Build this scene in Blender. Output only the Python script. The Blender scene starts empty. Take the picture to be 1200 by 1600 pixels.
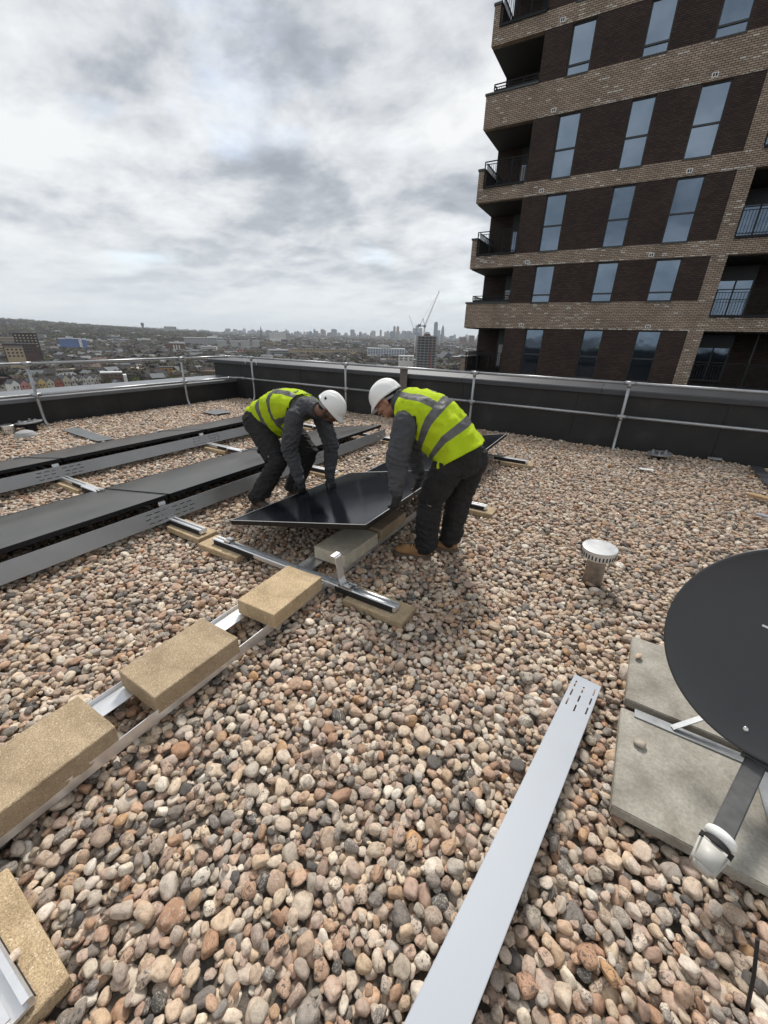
import bpy, bmesh, math, random
import numpy as np
from mathutils import Vector, Matrix, noise as mn
PI = math.pi; R = math.radians
rng = random.Random(7); nr = np.random.RandomState(11)
sc = bpy.context.scene; C = sc.collection
# ------------------------------------------------------------ camera
pitch, roll, yaw = 0.418282, math.atan(0.0272), R(29.5)
F0 = Vector((0, math.cos(pitch), -math.sin(pitch))); R0 = Vector((1, 0, 0)); U0 = R0.cross(F0)
cr, sr = math.cos(roll), math.sin(roll)
Rv = R0*cr + U0*sr; Uv = -R0*sr + U0*cr
Mz = Matrix.Rotation(yaw, 3, 'Z')
Rv, Uv, Fv = Mz @ Rv, Mz @ Uv, Mz @ F0
cam = bpy.data.cameras.new('camera'); co = bpy.data.objects.new('camera', cam); C.objects.link(co)
mt = Matrix((Rv, Uv, -Fv)).transposed().to_4x4(); mt.translation = Vector((0, 0, 1.7)); co.matrix_world = mt
cam.sensor_fit = 'HORIZONTAL'; cam.sensor_width = 36; cam.lens = 18.6; cam.clip_start = .05; cam.clip_end = 40000
sc.camera = co
# ------------------------------------------------------------ view, world, sun
sc.view_settings.view_transform = 'Standard'; sc.view_settings.look = 'None'
sc.view_settings.gamma = 1; sc.view_settings.exposure = 1.4; sc.view_settings.use_curve_mapping = False
SUN_AZ, SUN_EL = R(-25), R(50)      # azimuth from +Y towards +X
w = bpy.data.worlds.new('World'); sc.world = w; w.use_nodes = True
nt = w.node_tree; nt.nodes.clear()
def nn(nt, t, **k):
    n = nt.nodes.new(t)
    for a, b in k.items():
        if a.startswith('i_'):
            n.inputs[a[2:].replace('_', ' ')].default_value = b
        else: setattr(n, a, b)
    return n
def mth(nt, op, a, b=None, clamp=False):
    n = nt.nodes.new('ShaderNodeMath'); n.operation = op; n.use_clamp = clamp
    for i, v in enumerate((a, b)):
        if v is None: continue
        if isinstance(v, (int, float)): n.inputs[i].default_value = v
        else: nt.links.new(v, n.inputs[i])
    return n.outputs[0]
def ramp(nt, fac, stops, interp='LINEAR'):
    n = nt.nodes.new('ShaderNodeValToRGB'); cr_ = n.color_ramp; cr_.interpolation = interp
    while len(cr_.elements) < len(stops): cr_.elements.new(.5)
    for e, (p, c) in zip(cr_.elements, stops):
        e.position = p; e.color = (*c, 1) if len(c) == 3 else c
    nt.links.new(fac, n.inputs[0]); return n.outputs[0]
def mixc(nt, fac, a, b, blend='MIX'):
    n = nt.nodes.new('ShaderNodeMix'); n.data_type = 'RGBA'; n.blend_type = blend
    for i, v in ((0, fac), (6, a), (7, b)):
        if isinstance(v, (int, float)): n.inputs[i].default_value = v
        elif isinstance(v, (tuple, list)): n.inputs[i].default_value = (*v[:3], 1)
        else: nt.links.new(v, n.inputs[i])
    return n.outputs[2]
def noi(nt, vec, scale, detail=4, rough=.55, dist=0.):
    n = nn(nt, 'ShaderNodeTexNoise'); n.inputs['Scale'].default_value = scale
    n.inputs['Detail'].default_value = detail; n.inputs['Roughness'].default_value = rough
    n.inputs['Distortion'].default_value = dist
    if vec is not None: nt.links.new(vec, n.inputs['Vector'])
    return n.outputs['Fac']
def build_world():
    L = nt.links
    out = nn(nt, 'ShaderNodeOutputWorld'); bg = nn(nt, 'ShaderNodeBackground'); bg.inputs[1].default_value = .1
    L.new(bg.outputs[0], out.inputs[0])
    sky = nn(nt, 'ShaderNodeTexSky', sky_type='NISHITA', sun_disc=False, sun_elevation=SUN_EL, sun_rotation=SUN_AZ, air_density=1.2, dust_density=1.5)
    tc = nn(nt, 'ShaderNodeTexCoord'); sp = nn(nt, 'ShaderNodeSeparateXYZ'); L.new(tc.outputs['Generated'], sp.inputs[0])
    x, y, z = sp.outputs
    za = mth(nt, 'ADD', mth(nt, 'MAXIMUM', z, 0.), .20)
    cb = nn(nt, 'ShaderNodeCombineXYZ'); L.new(mth(nt, 'DIVIDE', x, za), cb.inputs[0]); L.new(mth(nt, 'DIVIDE', y, za), cb.inputs[1])
    mp = nn(nt, 'ShaderNodeMapping'); mp.inputs['Location'].default_value = (3.4, 1.7, .3); mp.inputs['Rotation'].default_value = (0, 0, R(32)); mp.inputs['Scale'].default_value = (1.25, 1.5, 1)
    L.new(cb.outputs[0], mp.inputs[0]); v = mp.outputs[0]
    big = noi(nt, v, .7, 3, .5); mid = noi(nt, v, 2.1, 8, .58, .15); fine = noi(nt, v, 6., 6, .55)
    s = mth(nt, 'ADD', mth(nt, 'MULTIPLY', big, .48), mth(nt, 'ADD', mth(nt, 'MULTIPLY', mid, .42), mth(nt, 'MULTIPLY', fine, .10)))
    cl = ramp(nt, s, [(.39, (1.3, 1.42, 1.62)), (.445, (1.8, 1.93, 2.13)), (.485, (2.45, 2.57, 2.73)), (.525, (3.0, 3.08, 3.18)), (.58, (3.6, 3.66, 3.7))])
    # pale even veil towards the horizon
    hz = ramp(nt, z, [(0., (1, 1, 1)), (.05, (.75, .75, .75)), (.16, (.25, .25, .25)), (.34, (0, 0, 0))])
    cl = mixc(nt, hz, cl, (3.0, 3.2, 3.33))
    gap = noi(nt, v, 1.3, 5, .5, .1)
    g = ramp(nt, gap, [(.60, (0, 0, 0)), (.80, (.6, .6, .6))])
    col = mixc(nt, g, cl, mixc(nt, .6, sky.outputs[0], (2.0, 2.45, 3.2)))
    # light ground glow under the horizon
    low = mth(nt, 'LESS_THAN', z, -.02)
    col = mixc(nt, low, col, (1.5, 1.45, 1.4))
    L.new(col, bg.inputs[0])
build_world()
sun = bpy.data.lights.new('sun', 'SUN'); sun.energy = 1.5; sun.angle = R(12); sun.color = (1, .955, .9)
so = bpy.data.objects.new('sun', sun); C.objects.link(so)
sd = Vector((math.sin(SUN_AZ)*math.cos(SUN_EL), math.cos(SUN_AZ)*math.cos(SUN_EL), math.sin(SUN_EL)))
so.rotation_euler = sd.to_track_quat('Z', 'Y').to_euler()

# ------------------------------------------------------------ materials
MAT = {}
def mat(name, base, rough=.6, metal=0., var=0., vscale=8., bump=0., bscale=60., spec=.5, fn=None, detail=5):
    if name in MAT: return MAT[name]
    m = bpy.data.materials.new(name); m.use_nodes = True; nt = m.node_tree; b = nt.nodes['Principled BSDF']
    b.inputs['Base Color'].default_value = (*base, 1); b.inputs['Roughness'].default_value = rough; b.inputs['Metallic'].default_value = metal
    b.inputs['Specular IOR Level'].default_value = spec
    tc = nt.nodes.new('ShaderNodeTexCoord'); v = tc.outputs['Object']
    if var:
        f = noi(nt, v, vscale, detail, .6)
        c = ramp(nt, f, [(.25, tuple(x*(1-var) for x in base)), (.75, tuple(min(1, x*(1+var)) for x in base))])
        nt.links.new(c, b.inputs['Base Color'])
        r = mth(nt, 'ADD', mth(nt, 'MULTIPLY', f, .25), rough-.12, True); nt.links.new(r, b.inputs['Roughness'])
    if bump:
        bp = nn(nt, 'ShaderNodeBump'); bp.inputs['Strength'].default_value = bump; bp.inputs['Distance'].default_value = .01
        nt.links.new(noi(nt, v, bscale, 6, .6), bp.inputs['Height']); nt.links.new(bp.outputs[0], b.inputs['Normal'])
    if fn: fn(nt, b, v)
    MAT[name] = m; return m
def brick_fn(c1, c2, mortar, white=0.):
    def fn(nt, b, v):
        sp = nn(nt, 'ShaderNodeSeparateXYZ'); nt.links.new(v, sp.inputs[0])
        cb = nn(nt, 'ShaderNodeCombineXYZ'); nt.links.new(mth(nt, 'ADD', sp.outputs[0], sp.outputs[1]), cb.inputs[0]); nt.links.new(sp.outputs[2], cb.inputs[1])
        br = nn(nt, 'ShaderNodeTexBrick'); nt.links.new(cb.outputs[0], br.inputs['Vector'])
        br.inputs['Scale'].default_value = 1; br.inputs['Brick Width'].default_value = .225; br.inputs['Row Height'].default_value = .075
        br.inputs['Mortar Size'].default_value = .011; br.inputs['Mortar Smooth'].default_value = .2; br.inputs['Bias'].default_value = 0
        br.inputs['Color1'].default_value = (*c1, 1); br.inputs['Color2'].default_value = (*c2, 1); br.inputs['Mortar'].default_value = (*mortar, 1)
        c = mixc(nt, 1., br.outputs['Color'], ramp(nt, noi(nt, v, .8, 5), [(.3, (.75, .75, .75)), (.7, (1.15, 1.15, 1.15))]), 'MULTIPLY')
        if white:
            # efflorescence: single pale bricks
            fl = nn(nt, 'ShaderNodeVectorMath', operation='SNAP'); nt.links.new(cb.outputs[0], fl.inputs[0]); fl.inputs[1].default_value = (.225, .075, 1)
            wn = nn(nt, 'ShaderNodeTexWhiteNoise', noise_dimensions='2D'); nt.links.new(fl.outputs[0], wn.inputs['Vector'])
            lowf = noi(nt, v, .5, 3)
            wf = mth(nt, 'MULTIPLY', mth(nt, 'GREATER_THAN', mth(nt, 'ADD', wn.outputs['Value'], mth(nt, 'MULTIPLY', mth(nt, 'SUBTRACT', lowf, .5), .35)), 1-white), mth(nt, 'SUBTRACT', 1., br.outputs['Fac']))
            c = mixc(nt, mth(nt, 'MULTIPLY', wf, .75), c, (.72, .68, .60))
        nt.links.new(c, b.inputs['Base Color'])
        bp = nn(nt, 'ShaderNodeBump'); bp.inputs['Strength'].default_value = .8; bp.inputs['Distance'].default_value = .012; bp.invert = True
        nt.links.new(br.outputs['Fac'], bp.inputs['Height']); nt.links.new(bp.outputs[0], b.inputs['Normal'])
    return fn
mat('course_brick', (.3, .24, .19), .9, fn=brick_fn((.47, .37, .28), (.33, .25, .19), (.06, .05, .042), .42))
mat('tan_brick', (.3, .24, .19), .9, fn=brick_fn((.47, .37, .28), (.33, .25, .19), (.06, .05, .042), .05))
mat('dark_brick', (.04, .03, .025), .9, fn=brick_fn((.070, .043, .033), (.040, .026, .021), (.018, .013, .012)))
def glass_fn(nt, b, v):
    f = noi(nt, v, .5, 3)      # solar-control glass: a tinted, partly mirroring coat
    nt.links.new(ramp(nt, f, [(.35, (.14, .185, .24)), (.65, (.20, .25, .315))]), b.inputs['Base Color']); b.inputs['Metallic'].default_value = .92
    bp = nn(nt, 'ShaderNodeBump'); bp.inputs['Strength'].default_value = .12; bp.inputs['Distance'].default_value = .05
    nt.links.new(noi(nt, v, .9, 2), bp.inputs['Height']); nt.links.new(bp.outputs[0], b.inputs['Normal']); b.inputs['Coat Roughness'].default_value = .02
mat('window_glass', (.03, .04, .05), .05, fn=glass_fn)
mat('window_frame', (.035, .038, .04), .45)
mat('rail_metal', (.012, .013, .014), .65, spec=.3)
mat('coping_metal', (.055, .062, .062), .45, .3)
mat('soffit', (.06, .06, .055), .7)
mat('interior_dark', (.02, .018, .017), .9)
mat('curtain', (.45, .45, .44), .9)
mat('white_plastic', (.75, .75, .72), .4, var=.06, vscale=20)
mat('galvanised', (.37, .385, .395), .42, .75, var=.16, vscale=14, bump=.04, bscale=80)
def alu_fn(nt, b, v):
    mp = nn(nt, 'ShaderNodeMapping'); mp.inputs['Scale'].default_value = (90, 4, 90); nt.links.new(v, mp.inputs[0])
    f = noi(nt, mp.outputs[0], 3, 4)
    nt.links.new(mth(nt, 'ADD', mth(nt, 'MULTIPLY', f, .3), .2), b.inputs['Roughness'])
mat('aluminium', (.80, .81, .82), .32, .85, fn=alu_fn)
mat('bright_steel', (.68, .68, .66), .28, 1., var=.1, vscale=30)
def membrane_fn(nt, b, v):
    f = noi(nt, v, 2.2, 6, .6); f2 = noi(nt, v, 40, 4)
    c = ramp(nt, f, [(.3, (.010, .010, .0105)), (.55, (.016, .016, .0165)), (.8, (.034, .033, .031))])
    nt.links.new(c, b.inputs['Base Color'])
    bp = nn(nt, 'ShaderNodeBump'); bp.inputs['Strength'].default_value = .25; bp.inputs['Distance'].default_value = .004
    nt.links.new(mth(nt, 'ADD', f2, mth(nt, 'MULTIPLY', f, 3)), bp.inputs['Height']); nt.links.new(bp.outputs[0], b.inputs['Normal'])
mat('roof_membrane', (.025, .025, .025), .62, fn=membrane_fn)
mat('coping_grey', (.17, .18, .195), .38, .35, var=.15, vscale=3, bump=.03, bscale=12)
mat('coping_dark', (.058, .062, .068), .5, .3, var=.15, vscale=3)
mat('panel_frame', (.012, .012, .013), .38, .5)
def pv_fn(clean):
    def fn(nt, b, v):
        sp = nn(nt, 'ShaderNodeSeparateXYZ'); nt.links.new(v, sp.inputs[0])
        fx = mth(nt, 'FRACT', mth(nt, 'DIVIDE', sp.outputs[0], .2)); fy = mth(nt, 'FRACT', mth(nt, 'DIVIDE', sp.outputs[1], .1))
        g1 = mth(nt, 'LESS_THAN', fx, .018); g2 = mth(nt, 'LESS_THAN', fy, .02)
        line = mth(nt, 'MAXIMUM', g1, g2)
        dirt = noi(nt, v, 2.5, 6, .6)
        c = mixc(nt, line, (.006, .007, .010), (.010, .011, .014))
        if not clean:
            dust = ramp(nt, dirt, [(.3, (.042, .041, .039)), (.7, (.088, .084, .078))])
            c = mixc(nt, .9, c, dust)
        nt.links.new(c, b.inputs['Base Color'])
        r = mth(nt, 'ADD', mth(nt, 'MULTIPLY', dirt, .12 if clean else .2), .07 if clean else .22)
        nt.links.new(r, b.inputs['Roughness'])
        b.inputs['IOR'].default_value = 1.38 if clean else 1.45
    return fn
mat('pv_clean', (.01, .01, .012), .08, fn=pv_fn(True), spec=.26)
mat('pv_dusty', (.03, .03, .03), .35, fn=pv_fn(False))
def deflector_fn(nt, b, v):
    f = noi(nt, v, 3, 6); f2 = noi(nt, v, 120, 3)
    nt.links.new(ramp(nt, f, [(.3, (.33, .335, .335)), (.7, (.40, .40, .40))]), b.inputs['Base Color'])
    nt.links.new(mth(nt, 'ADD', mth(nt, 'MULTIPLY', f2, .2), .3), b.inputs['Roughness'])
mat('deflector_sheet', (.35, .36, .38), .38, .7, fn=deflector_fn)
mat('slot_dark', (.01, .01, .01), .8)
mat('rubber', (.013, .013, .013), .75, var=.2, vscale=30)
def block_fn(nt, b, v):
    vo = nn(nt, 'ShaderNodeTexVoronoi'); vo.inputs['Scale'].default_value = 210; nt.links.new(v, vo.inputs['Vector'])
    grains = ramp(nt, vo.outputs['Color'], [(0., (0, 0, 0)), (.78, (0, 0, 0)), (.86, (1, 1, 1))])
    f = noi(nt, v, 7, 8, .7)
    c = ramp(nt, f, [(.3, (.36, .27, .165)), (.5, (.44, .335, .21)), (.72, (.52, .41, .27))])
    c = mixc(nt, grains, c, (.58, .49, .34))
    f3 = noi(nt, v, 260, 4)
    c = mixc(nt, 1., c, ramp(nt, f3, [(.3, (.5, .48, .45)), (.55, (1.05, 1.05, 1.05)), (.7, (1.25, 1.25, 1.2))]), 'MULTIPLY')
    oi = nn(nt, 'ShaderNodeObjectInfo'); c = mixc(nt, 1., c, ramp(nt, oi.outputs['Random'], [(0, (.86, .86, .88)), (1, (1.1, 1.08, 1.04))]), 'MULTIPLY')
    c = mixc(nt, 1., c, ramp(nt, noi(nt, v, 2.2, 6, .65, .8), [(.33, (.72, .70, .68)), (.5, (1, 1, 1)), (.7, (1.08, 1.08, 1.06))]), 'MULTIPLY'); nt.links.new(c, b.inputs['Base Color'])
    bp = nn(nt, 'ShaderNodeBump'); bp.inputs['Strength'].default_value = .7; bp.inputs['Distance'].default_value = .003
    nt.links.new(mth(nt, 'ADD', f3, mth(nt, 'MULTIPLY', noi(nt, v, 60, 5), 2.)), bp.inputs['Height']); nt.links.new(bp.outputs[0], b.inputs['Normal'])
mat('ballast_concrete', (.4, .3, .18), .92, fn=block_fn)
def slab_fn(nt, b, v):
    f = noi(nt, v, 3.5, 8, .65, .3); f2 = noi(nt, v, 90, 5)
    c = ramp(nt, f, [(.3, (.17, .155, .13)), (.47, (.29, .27, .23)), (.6, (.36, .34, .295)), (.72, (.45, .43, .38))])
    c = mixc(nt, 1., c, ramp(nt, f2, [(.3, (.8, .8, .78)), (.65, (1.1, 1.1, 1.1))]), 'MULTIPLY')
    st = noi(nt, v, 1.7, 5, .6, 1.5); c = mixc(nt, ramp(nt, st, [(.5, (0, 0, 0)), (.7, (.55, .55, .55))]), c, (.15, .13, .10))
    nt.links.new(c, b.inputs['Base Color'])
    bp = nn(nt, 'ShaderNodeBump'); bp.inputs['Strength'].default_value = .3; bp.inputs['Distance'].default_value = .003
    nt.links.new(f2, bp.inputs['Height']); nt.links.new(bp.outputs[0], b.inputs['Normal'])
mat('slab_concrete', (.33, .3, .25), .9, fn=slab_fn)
mat('dish_paint', (.042, .042, .045), .38, var=.12, vscale=2, bump=.05, bscale=300)
mat('lnb_grey', (.5, .49, .45), .5, var=.15, vscale=12)
mat('lnb_pale', (.66, .65, .6), .45, var=.08, vscale=12)
mat('yellow_plastic', (.7, .4, .03), .5)
mat('timber', (.42, .28, .15), .85, var=.25, vscale=9)
mat('skin_dark', (.13, .062, .038), .5, var=.2, vscale=18, bump=.05, bscale=200)
mat('skin_light', (.42, .22, .155), .5, var=.18, vscale=18, bump=.05, bscale=200)
mat('hair', (.012, .010, .009), .6, bump=.6, bscale=130)
mat('helmet_white', (.82, .82, .80), .22, var=.03, vscale=6)
mat('cloth_black', (.0135, .013, .0135), .88, var=.5, vscale=5, bump=.5, bscale=40)
mat('cloth_grey', (.055, .057, .063), .85, var=.35, vscale=5, bump=.35, bscale=45)
mat('cloth_blue', (.04, .09, .28), .8)
mat('glove', (.018, .019, .020), .75, var=.3, vscale=40, bump=.4, bscale=150)
mat('boot_tan', (.30, .165, .07), .75, var=.3, vscale=14, bump=.4, bscale=90)
mat('boot_sole', (.13, .10, .075), .8)
mat('boot_dark', (.06, .045, .035), .8, var=.4, vscale=15)
mat('strap', (.3, .3, .3), .7)

# pebbles: every stone draws its own colour, mottling and veins
def pebble_fn(nt, b, v):
    oi = nn(nt, 'ShaderNodeObjectInfo'); rnd = oi.outputs['Random']
    off = nn(nt, 'ShaderNodeVectorMath', operation='ADD'); nt.links.new(v, off.inputs[0])
    cbv = nn(nt, 'ShaderNodeCombineXYZ')
    for i, k in enumerate((37., 91., 53.)): nt.links.new(mth(nt, 'MULTIPLY', rnd, k), cbv.inputs[i])
    nt.links.new(cbv.outputs[0], off.inputs[1]); vv = off.outputs[0]
    pal = [(.0, (.40, .285, .215)), (.09, (.44, .35, .27)), (.17, (.31, .21, .155)), (.24, (.49, .405, .32)), (.33, (.28, .25, .22)),
           (.40, (.41, .29, .215)), (.48, (.35, .32, .28)), (.55, (.50, .43, .35)), (.64, (.36, .235, .17)), (.69, (.20, .185, .175)),
           (.74, (.47, .385, .305)), (.81, (.55, .505, .435)), (.875, (.41, .27, .16)), (.905, (.09, .088, .088)), (.935, (.31, .245, .195)), (.975, (.58, .55, .49))]
    base = ramp(nt, rnd, pal, 'CONSTANT')
    r2 = mth(nt, 'FRACT', mth(nt, 'MULTIPLY', rnd, 57.3)); r3 = mth(nt, 'FRACT', mth(nt, 'MULTIPLY', rnd, 131.7)); r4 = mth(nt, 'FRACT', mth(nt, 'MULTIPLY', rnd, 311.1))
    base = mixc(nt, 1., base, (1.07, 1., .905), 'MULTIPLY'); hsv = nn(nt, 'ShaderNodeHueSaturation'); nt.links.new(base, hsv.inputs['Color'])
    nt.links.new(mth(nt, 'ADD', mth(nt, 'MULTIPLY', r2, .45), .62), hsv.inputs['Saturation']); nt.links.new(mth(nt, 'ADD', mth(nt, 'MULTIPLY', r3, .34), .96), hsv.inputs['Value'])
    c = hsv.outputs[0]
    m1 = noi(nt, vv, 1.6, 6, .65, .4)
    c = mixc(nt, 1., c, ramp(nt, m1, [(.28, (.55, .52, .5)), (.48, (.97, .95, .93)), (.7, (1.22, 1.22, 1.22))]), 'MULTIPLY')
    # pale crust patches on some stones, dark flint patches on others
    m2 = noi(nt, vv, 2.4, 5, .7, 1.2)
    crust = mth(nt, 'MULTIPLY', ramp(nt, m2, [(.53, (0, 0, 0)), (.60, (.8, .8, .8))]), mth(nt, 'GREATER_THAN', r4, .62))
    c = mixc(nt, crust, c, (.56, .50, .42))
    m3 = noi(nt, vv, 2.0, 6, .7, .8)
    flint = mth(nt, 'MULTIPLY', ramp(nt, m3, [(.54, (0, 0, 0)), (.58, (.85, .85, .85))]), mth(nt, 'LESS_THAN', r4, .22))
    c = mixc(nt, flint, c, (.075, .07, .07))
    # fine speckle
    sp = noi(nt, vv, 14, 4, .7); c = mixc(nt, 1., c, ramp(nt, sp, [(.3, (.72, .70, .68)), (.5, (1, 1, 1)), (.75, (1.18, 1.18, 1.16))]), 'MULTIPLY')
    nt.links.new(c, b.inputs['Base Color'])
    nt.links.new(mth(nt, 'ADD', mth(nt, 'MULTIPLY', r2, .25), .42), b.inputs['Roughness'])
    bp = nn(nt, 'ShaderNodeBump'); bp.inputs['Strength'].default_value = .35; bp.inputs['Distance'].default_value = .08
    nt.links.new(mth(nt, 'ADD', mth(nt, 'MULTIPLY', m3, .7), mth(nt, 'MULTIPLY', sp, .35)), bp.inputs['Height']); nt.links.new(bp.outputs[0], b.inputs['Normal'])
mat('pebble_stone', (.35, .27, .2), .55, fn=pebble_fn, spec=.35)

# ------------------------------------------------------------ object helpers
def link(name, me, m=None, parent=None, kind=None, smooth=False):
    if isinstance(me, bmesh.types.BMesh):
        bm = me; me = bpy.data.meshes.new(name); bmesh.ops.recalc_face_normals(bm, faces=bm.faces[:]) if len(bm.faces) < 20000 else None
        bm.to_mesh(me); bm.free()
    o = bpy.data.objects.new(name, me); C.objects.link(o)
    if m is not None and len(me.materials) == 0:
        for q in (m if isinstance(m, (list, tuple)) else [m]): me.materials.append(MAT[q])
    if parent: o.parent = parent
    if kind: o['kind'] = kind
    if smooth: me.shade_smooth()
    return o
def thing(name, label, cat, loc=(0, 0, 0), rot=0, group=None):
    o = bpy.data.objects.new(name, None); C.objects.link(o); o.location = loc; o.rotation_euler = (0, 0, rot) if not isinstance(rot, tuple) else rot
    o['label'] = label; o['category'] = cat; o.empty_display_size = .1
    if group: o['group'] = group
    return o
def tag(o, label, cat, group=None):
    o['label'] = label; o['category'] = cat
    if group: o['group'] = group
    return o
def dup(root, loc, rot=None, label=None, group=None):
    r = root.copy(); C.objects.link(r); r.location = loc
    if rot is not None: r.rotation_euler = (0, 0, rot)
    if label: r['label'] = label
    if group: r['group'] = group
    for ch in list(root.children):
        c = ch.copy(); C.objects.link(c); c.parent = r
        for g in list(ch.children):
            d = g.copy(); C.objects.link(d); d.parent = c
    return r
def box(bm, x0, x1, y0, y1, z0, z1, M=None, mi=0):
    vs = [bm.verts.new(p) for p in ((x0, y0, z0), (x1, y0, z0), (x1, y1, z0), (x0, y1, z0), (x0, y0, z1), (x1, y0, z1), (x1, y1, z1), (x0, y1, z1))]
    if M is not None:
        for v in vs: v.co = M @ v.co
    for f in ((0, 3, 2, 1), (4, 5, 6, 7), (0, 1, 5, 4), (1, 2, 6, 5), (2, 3, 7, 6), (3, 0, 4, 7)):
        fc = bm.faces.new([vs[i] for i in f]); fc.material_index = mi
    return vs
def bbox(x0, x1, y0, y1, z0, z1, bev=0., M=None, seg=2):
    bm = bmesh.new(); box(bm, x0, x1, y0, y1, z0, z1, M)
    if bev: bmesh.ops.bevel(bm, geom=bm.edges[:], offset=bev, segments=seg, affect='EDGES', profile=.6)
    return bm
def frame_from(d, up=None):
    d = Vector(d).normalized(); up = Vector(up) if up is not None else Vector((0, 0, 1))
    if abs(d.dot(up.normalized())) > .97: up = Vector((1, 0, 0)) if abs(d.x) < .9 else Vector((0, 1, 0))
    s = up.cross(d).normalized(); u = d.cross(s); return s, u, d
def tube(bm, pts, rad, seg=12, caps=True, side=None, dome=False, mi=0):
    """loft along pts; rad: number, list of numbers, or list of (rs, ru)"""
    pts = [Vector(p) for p in pts]; n = len(pts)
    if isinstance(rad, (int, float)): rad = [rad]*n
    rad = [(r, r) if isinstance(r, (int, float)) else r for r in rad]
    P = []
    tang = [((pts[min(i+1, n-1)]-pts[max(i-1, 0)]).normalized()) for i in range(n)]
    s0 = Vector(side) if side is not None else frame_from(tang[0])[0]
    rings = []
    def ring(c, t, s, a, b):
        s = (s - t*s.dot(t)).normalized(); u = t.cross(s)
        return [bm.verts.new(c + s*(a*math.cos(2*PI*k/seg)) + u*(b*math.sin(2*PI*k/seg))) for k in range(seg)], s
    s = s0
    if dome:
        a, b = rad[0]; m_ = min(a, b)
        for q in (.35, .75): rr, _ = ring(pts[0]-tang[0]*m_*math.sqrt(1-q*q)*.9, tang[0], s, a*q, b*q); rings.append(rr)
    for i in range(n):
        rr, s = ring(pts[i], tang[i], s if side is None else s0, *rad[i]); rings.append(rr)
    if dome:
        a, b = rad[-1]; m_ = min(a, b)
        for q in (.75, .35): rr, _ = ring(pts[-1]+tang[-1]*m_*math.sqrt(1-q*q)*.9, tang[-1], s, a*q, b*q); rings.append(rr)
    for i in range(len(rings)-1):
        for k in range(seg):
            f = bm.faces.new((rings[i][k], rings[i][(k+1) % seg], rings[i+1][(k+1) % seg], rings[i+1][k])); f.material_index = mi; f.smooth = True
    if caps:
        f = bm.faces.new(rings[0][::-1]); f.material_index = mi; f = bm.faces.new(rings[-1]); f.material_index = mi
    return rings
def ell(bm, c, r, M=None, sub=2):
    T = Matrix.Translation(Vector(c)) @ (M.to_4x4() if M is not None else Matrix()) @ Matrix.Diagonal((*r, 1))
    bmesh.ops.create_icosphere(bm, subdivisions=sub, radius=1, matrix=T)
def lathe(bm, prof, seg=24, c=(0, 0, 0), M=None, close=True):
    rings = []
    for r, z in prof:
        vs = [bm.verts.new(Vector((r*math.cos(2*PI*k/seg), r*math.sin(2*PI*k/seg), z))) for k in range(seg)]; rings.append(vs)
    for i in range(len(rings)-1):
        for k in range(seg): bm.faces.new((rings[i][k], rings[i][(k+1) % seg], rings[i+1][(k+1) % seg], rings[i+1][k]))
    if close: bm.faces.new(rings[0][::-1]); bm.faces.new(rings[-1])
    for rr in rings:
        for v in rr:
            if M is not None: v.co = M @ v.co
            v.co += Vector(c)
def slab_grid(L, Wd, T, slots, nfun=None):
    """plate L (x) by Wd (y) by T with rectangular through slots [(x0,x1,y0,y1)]"""
    xs = sorted({0, L, *[s[0] for s in slots], *[s[1] for s in slots]}); ys = sorted({0, Wd, *[s[2] for s in slots], *[s[3] for s in slots]})
    bm = bmesh.new(); V = {}
    def vt(i, j, z):
        if (i, j, z) not in V: V[(i, j, z)] = bm.verts.new((xs[i], ys[j], z))
        return V[(i, j, z)]
    hole = lambda i, j: any(s[0] <= (xs[i]+xs[i+1])/2 <= s[1] and s[2] <= (ys[j]+ys[j+1])/2 <= s[3] for s in slots)
    nx, ny = len(xs)-1, len(ys)-1; solid = {(i, j) for i in range(nx) for j in range(ny) if not hole(i, j)}
    for i, j in solid:
        bm.faces.new((vt(i, j, T), vt(i+1, j, T), vt(i+1, j+1, T), vt(i, j+1, T))); bm.faces.new((vt(i, j+1, 0), vt(i+1, j+1, 0), vt(i+1, j, 0), vt(i, j, 0)))
        for (a, b, e) in (((i-1, j), (i, j+1), (i, j)), ((i+1, j), (i+1, j), (i+1, j+1)), ((i, j-1), (i, j), (i+1, j)), ((i, j+1), (i+1, j+1), (i, j+1))):
            if a not in solid:
                bm.faces.new((vt(*b, 0), vt(*e, 0), vt(*e, T), vt(*b, T)))
    return bm
# ============================================================ ROOF
link('roof_deck', bbox(-9.45, 14.2, -6, 8.05, -.4, -.085), 'roof_membrane', kind='structure')
link('building_below', bbox(-10.0, 14.2, -6, 8.5, -46.9, -.41), 'dark_brick', kind='structure')
# ---- parapets: core, lapped membrane sheets, metal copings with joints
def lean_box(x0, x1, y0, y1, z0, z1, bev=.0): return bbox(x0, x1, y0, y1, z0, z1, bev)
pl = thing('parapet_wall', 'low black lined parapet wall at the left edge of the roof, pale grey coping', 'parapet', (-9.4, 1.5, 0))
def child(name, bm, m, par, smooth=False, kind=None, label=None):
    """mesh given in world coordinates, parented to par placed at par.location (rotation 0)"""
    me = bpy.data.meshes.new(name); bmesh.ops.recalc_face_normals(bm, faces=bm.faces[:]); bm.to_mesh(me); bm.free()
    me.transform(Matrix.Translation(-par.location)); o = link(name, me, m, par, kind, smooth)
    if label: o['label'] = label
    return o
child('wall_core', lean_box(-9.98, -9.412, -5.9, 7.99, -.08, .46), 'roof_membrane', pl)
y = -5.9; i = 0
while y < 7.98:
    y1 = min(y+1.07, 7.985); bm = bmesh.new(); off = .0 if i % 2 else .004
    box(bm, -9.411, -9.400+off, y+.002, y1+.012 if i % 2 == 0 else y1-.002, -.07, .425+rng.uniform(-.003, .003))
    child('lining_sheet', bm, 'roof_membrane', pl); y = y1; i += 1
y = -5.9
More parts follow.
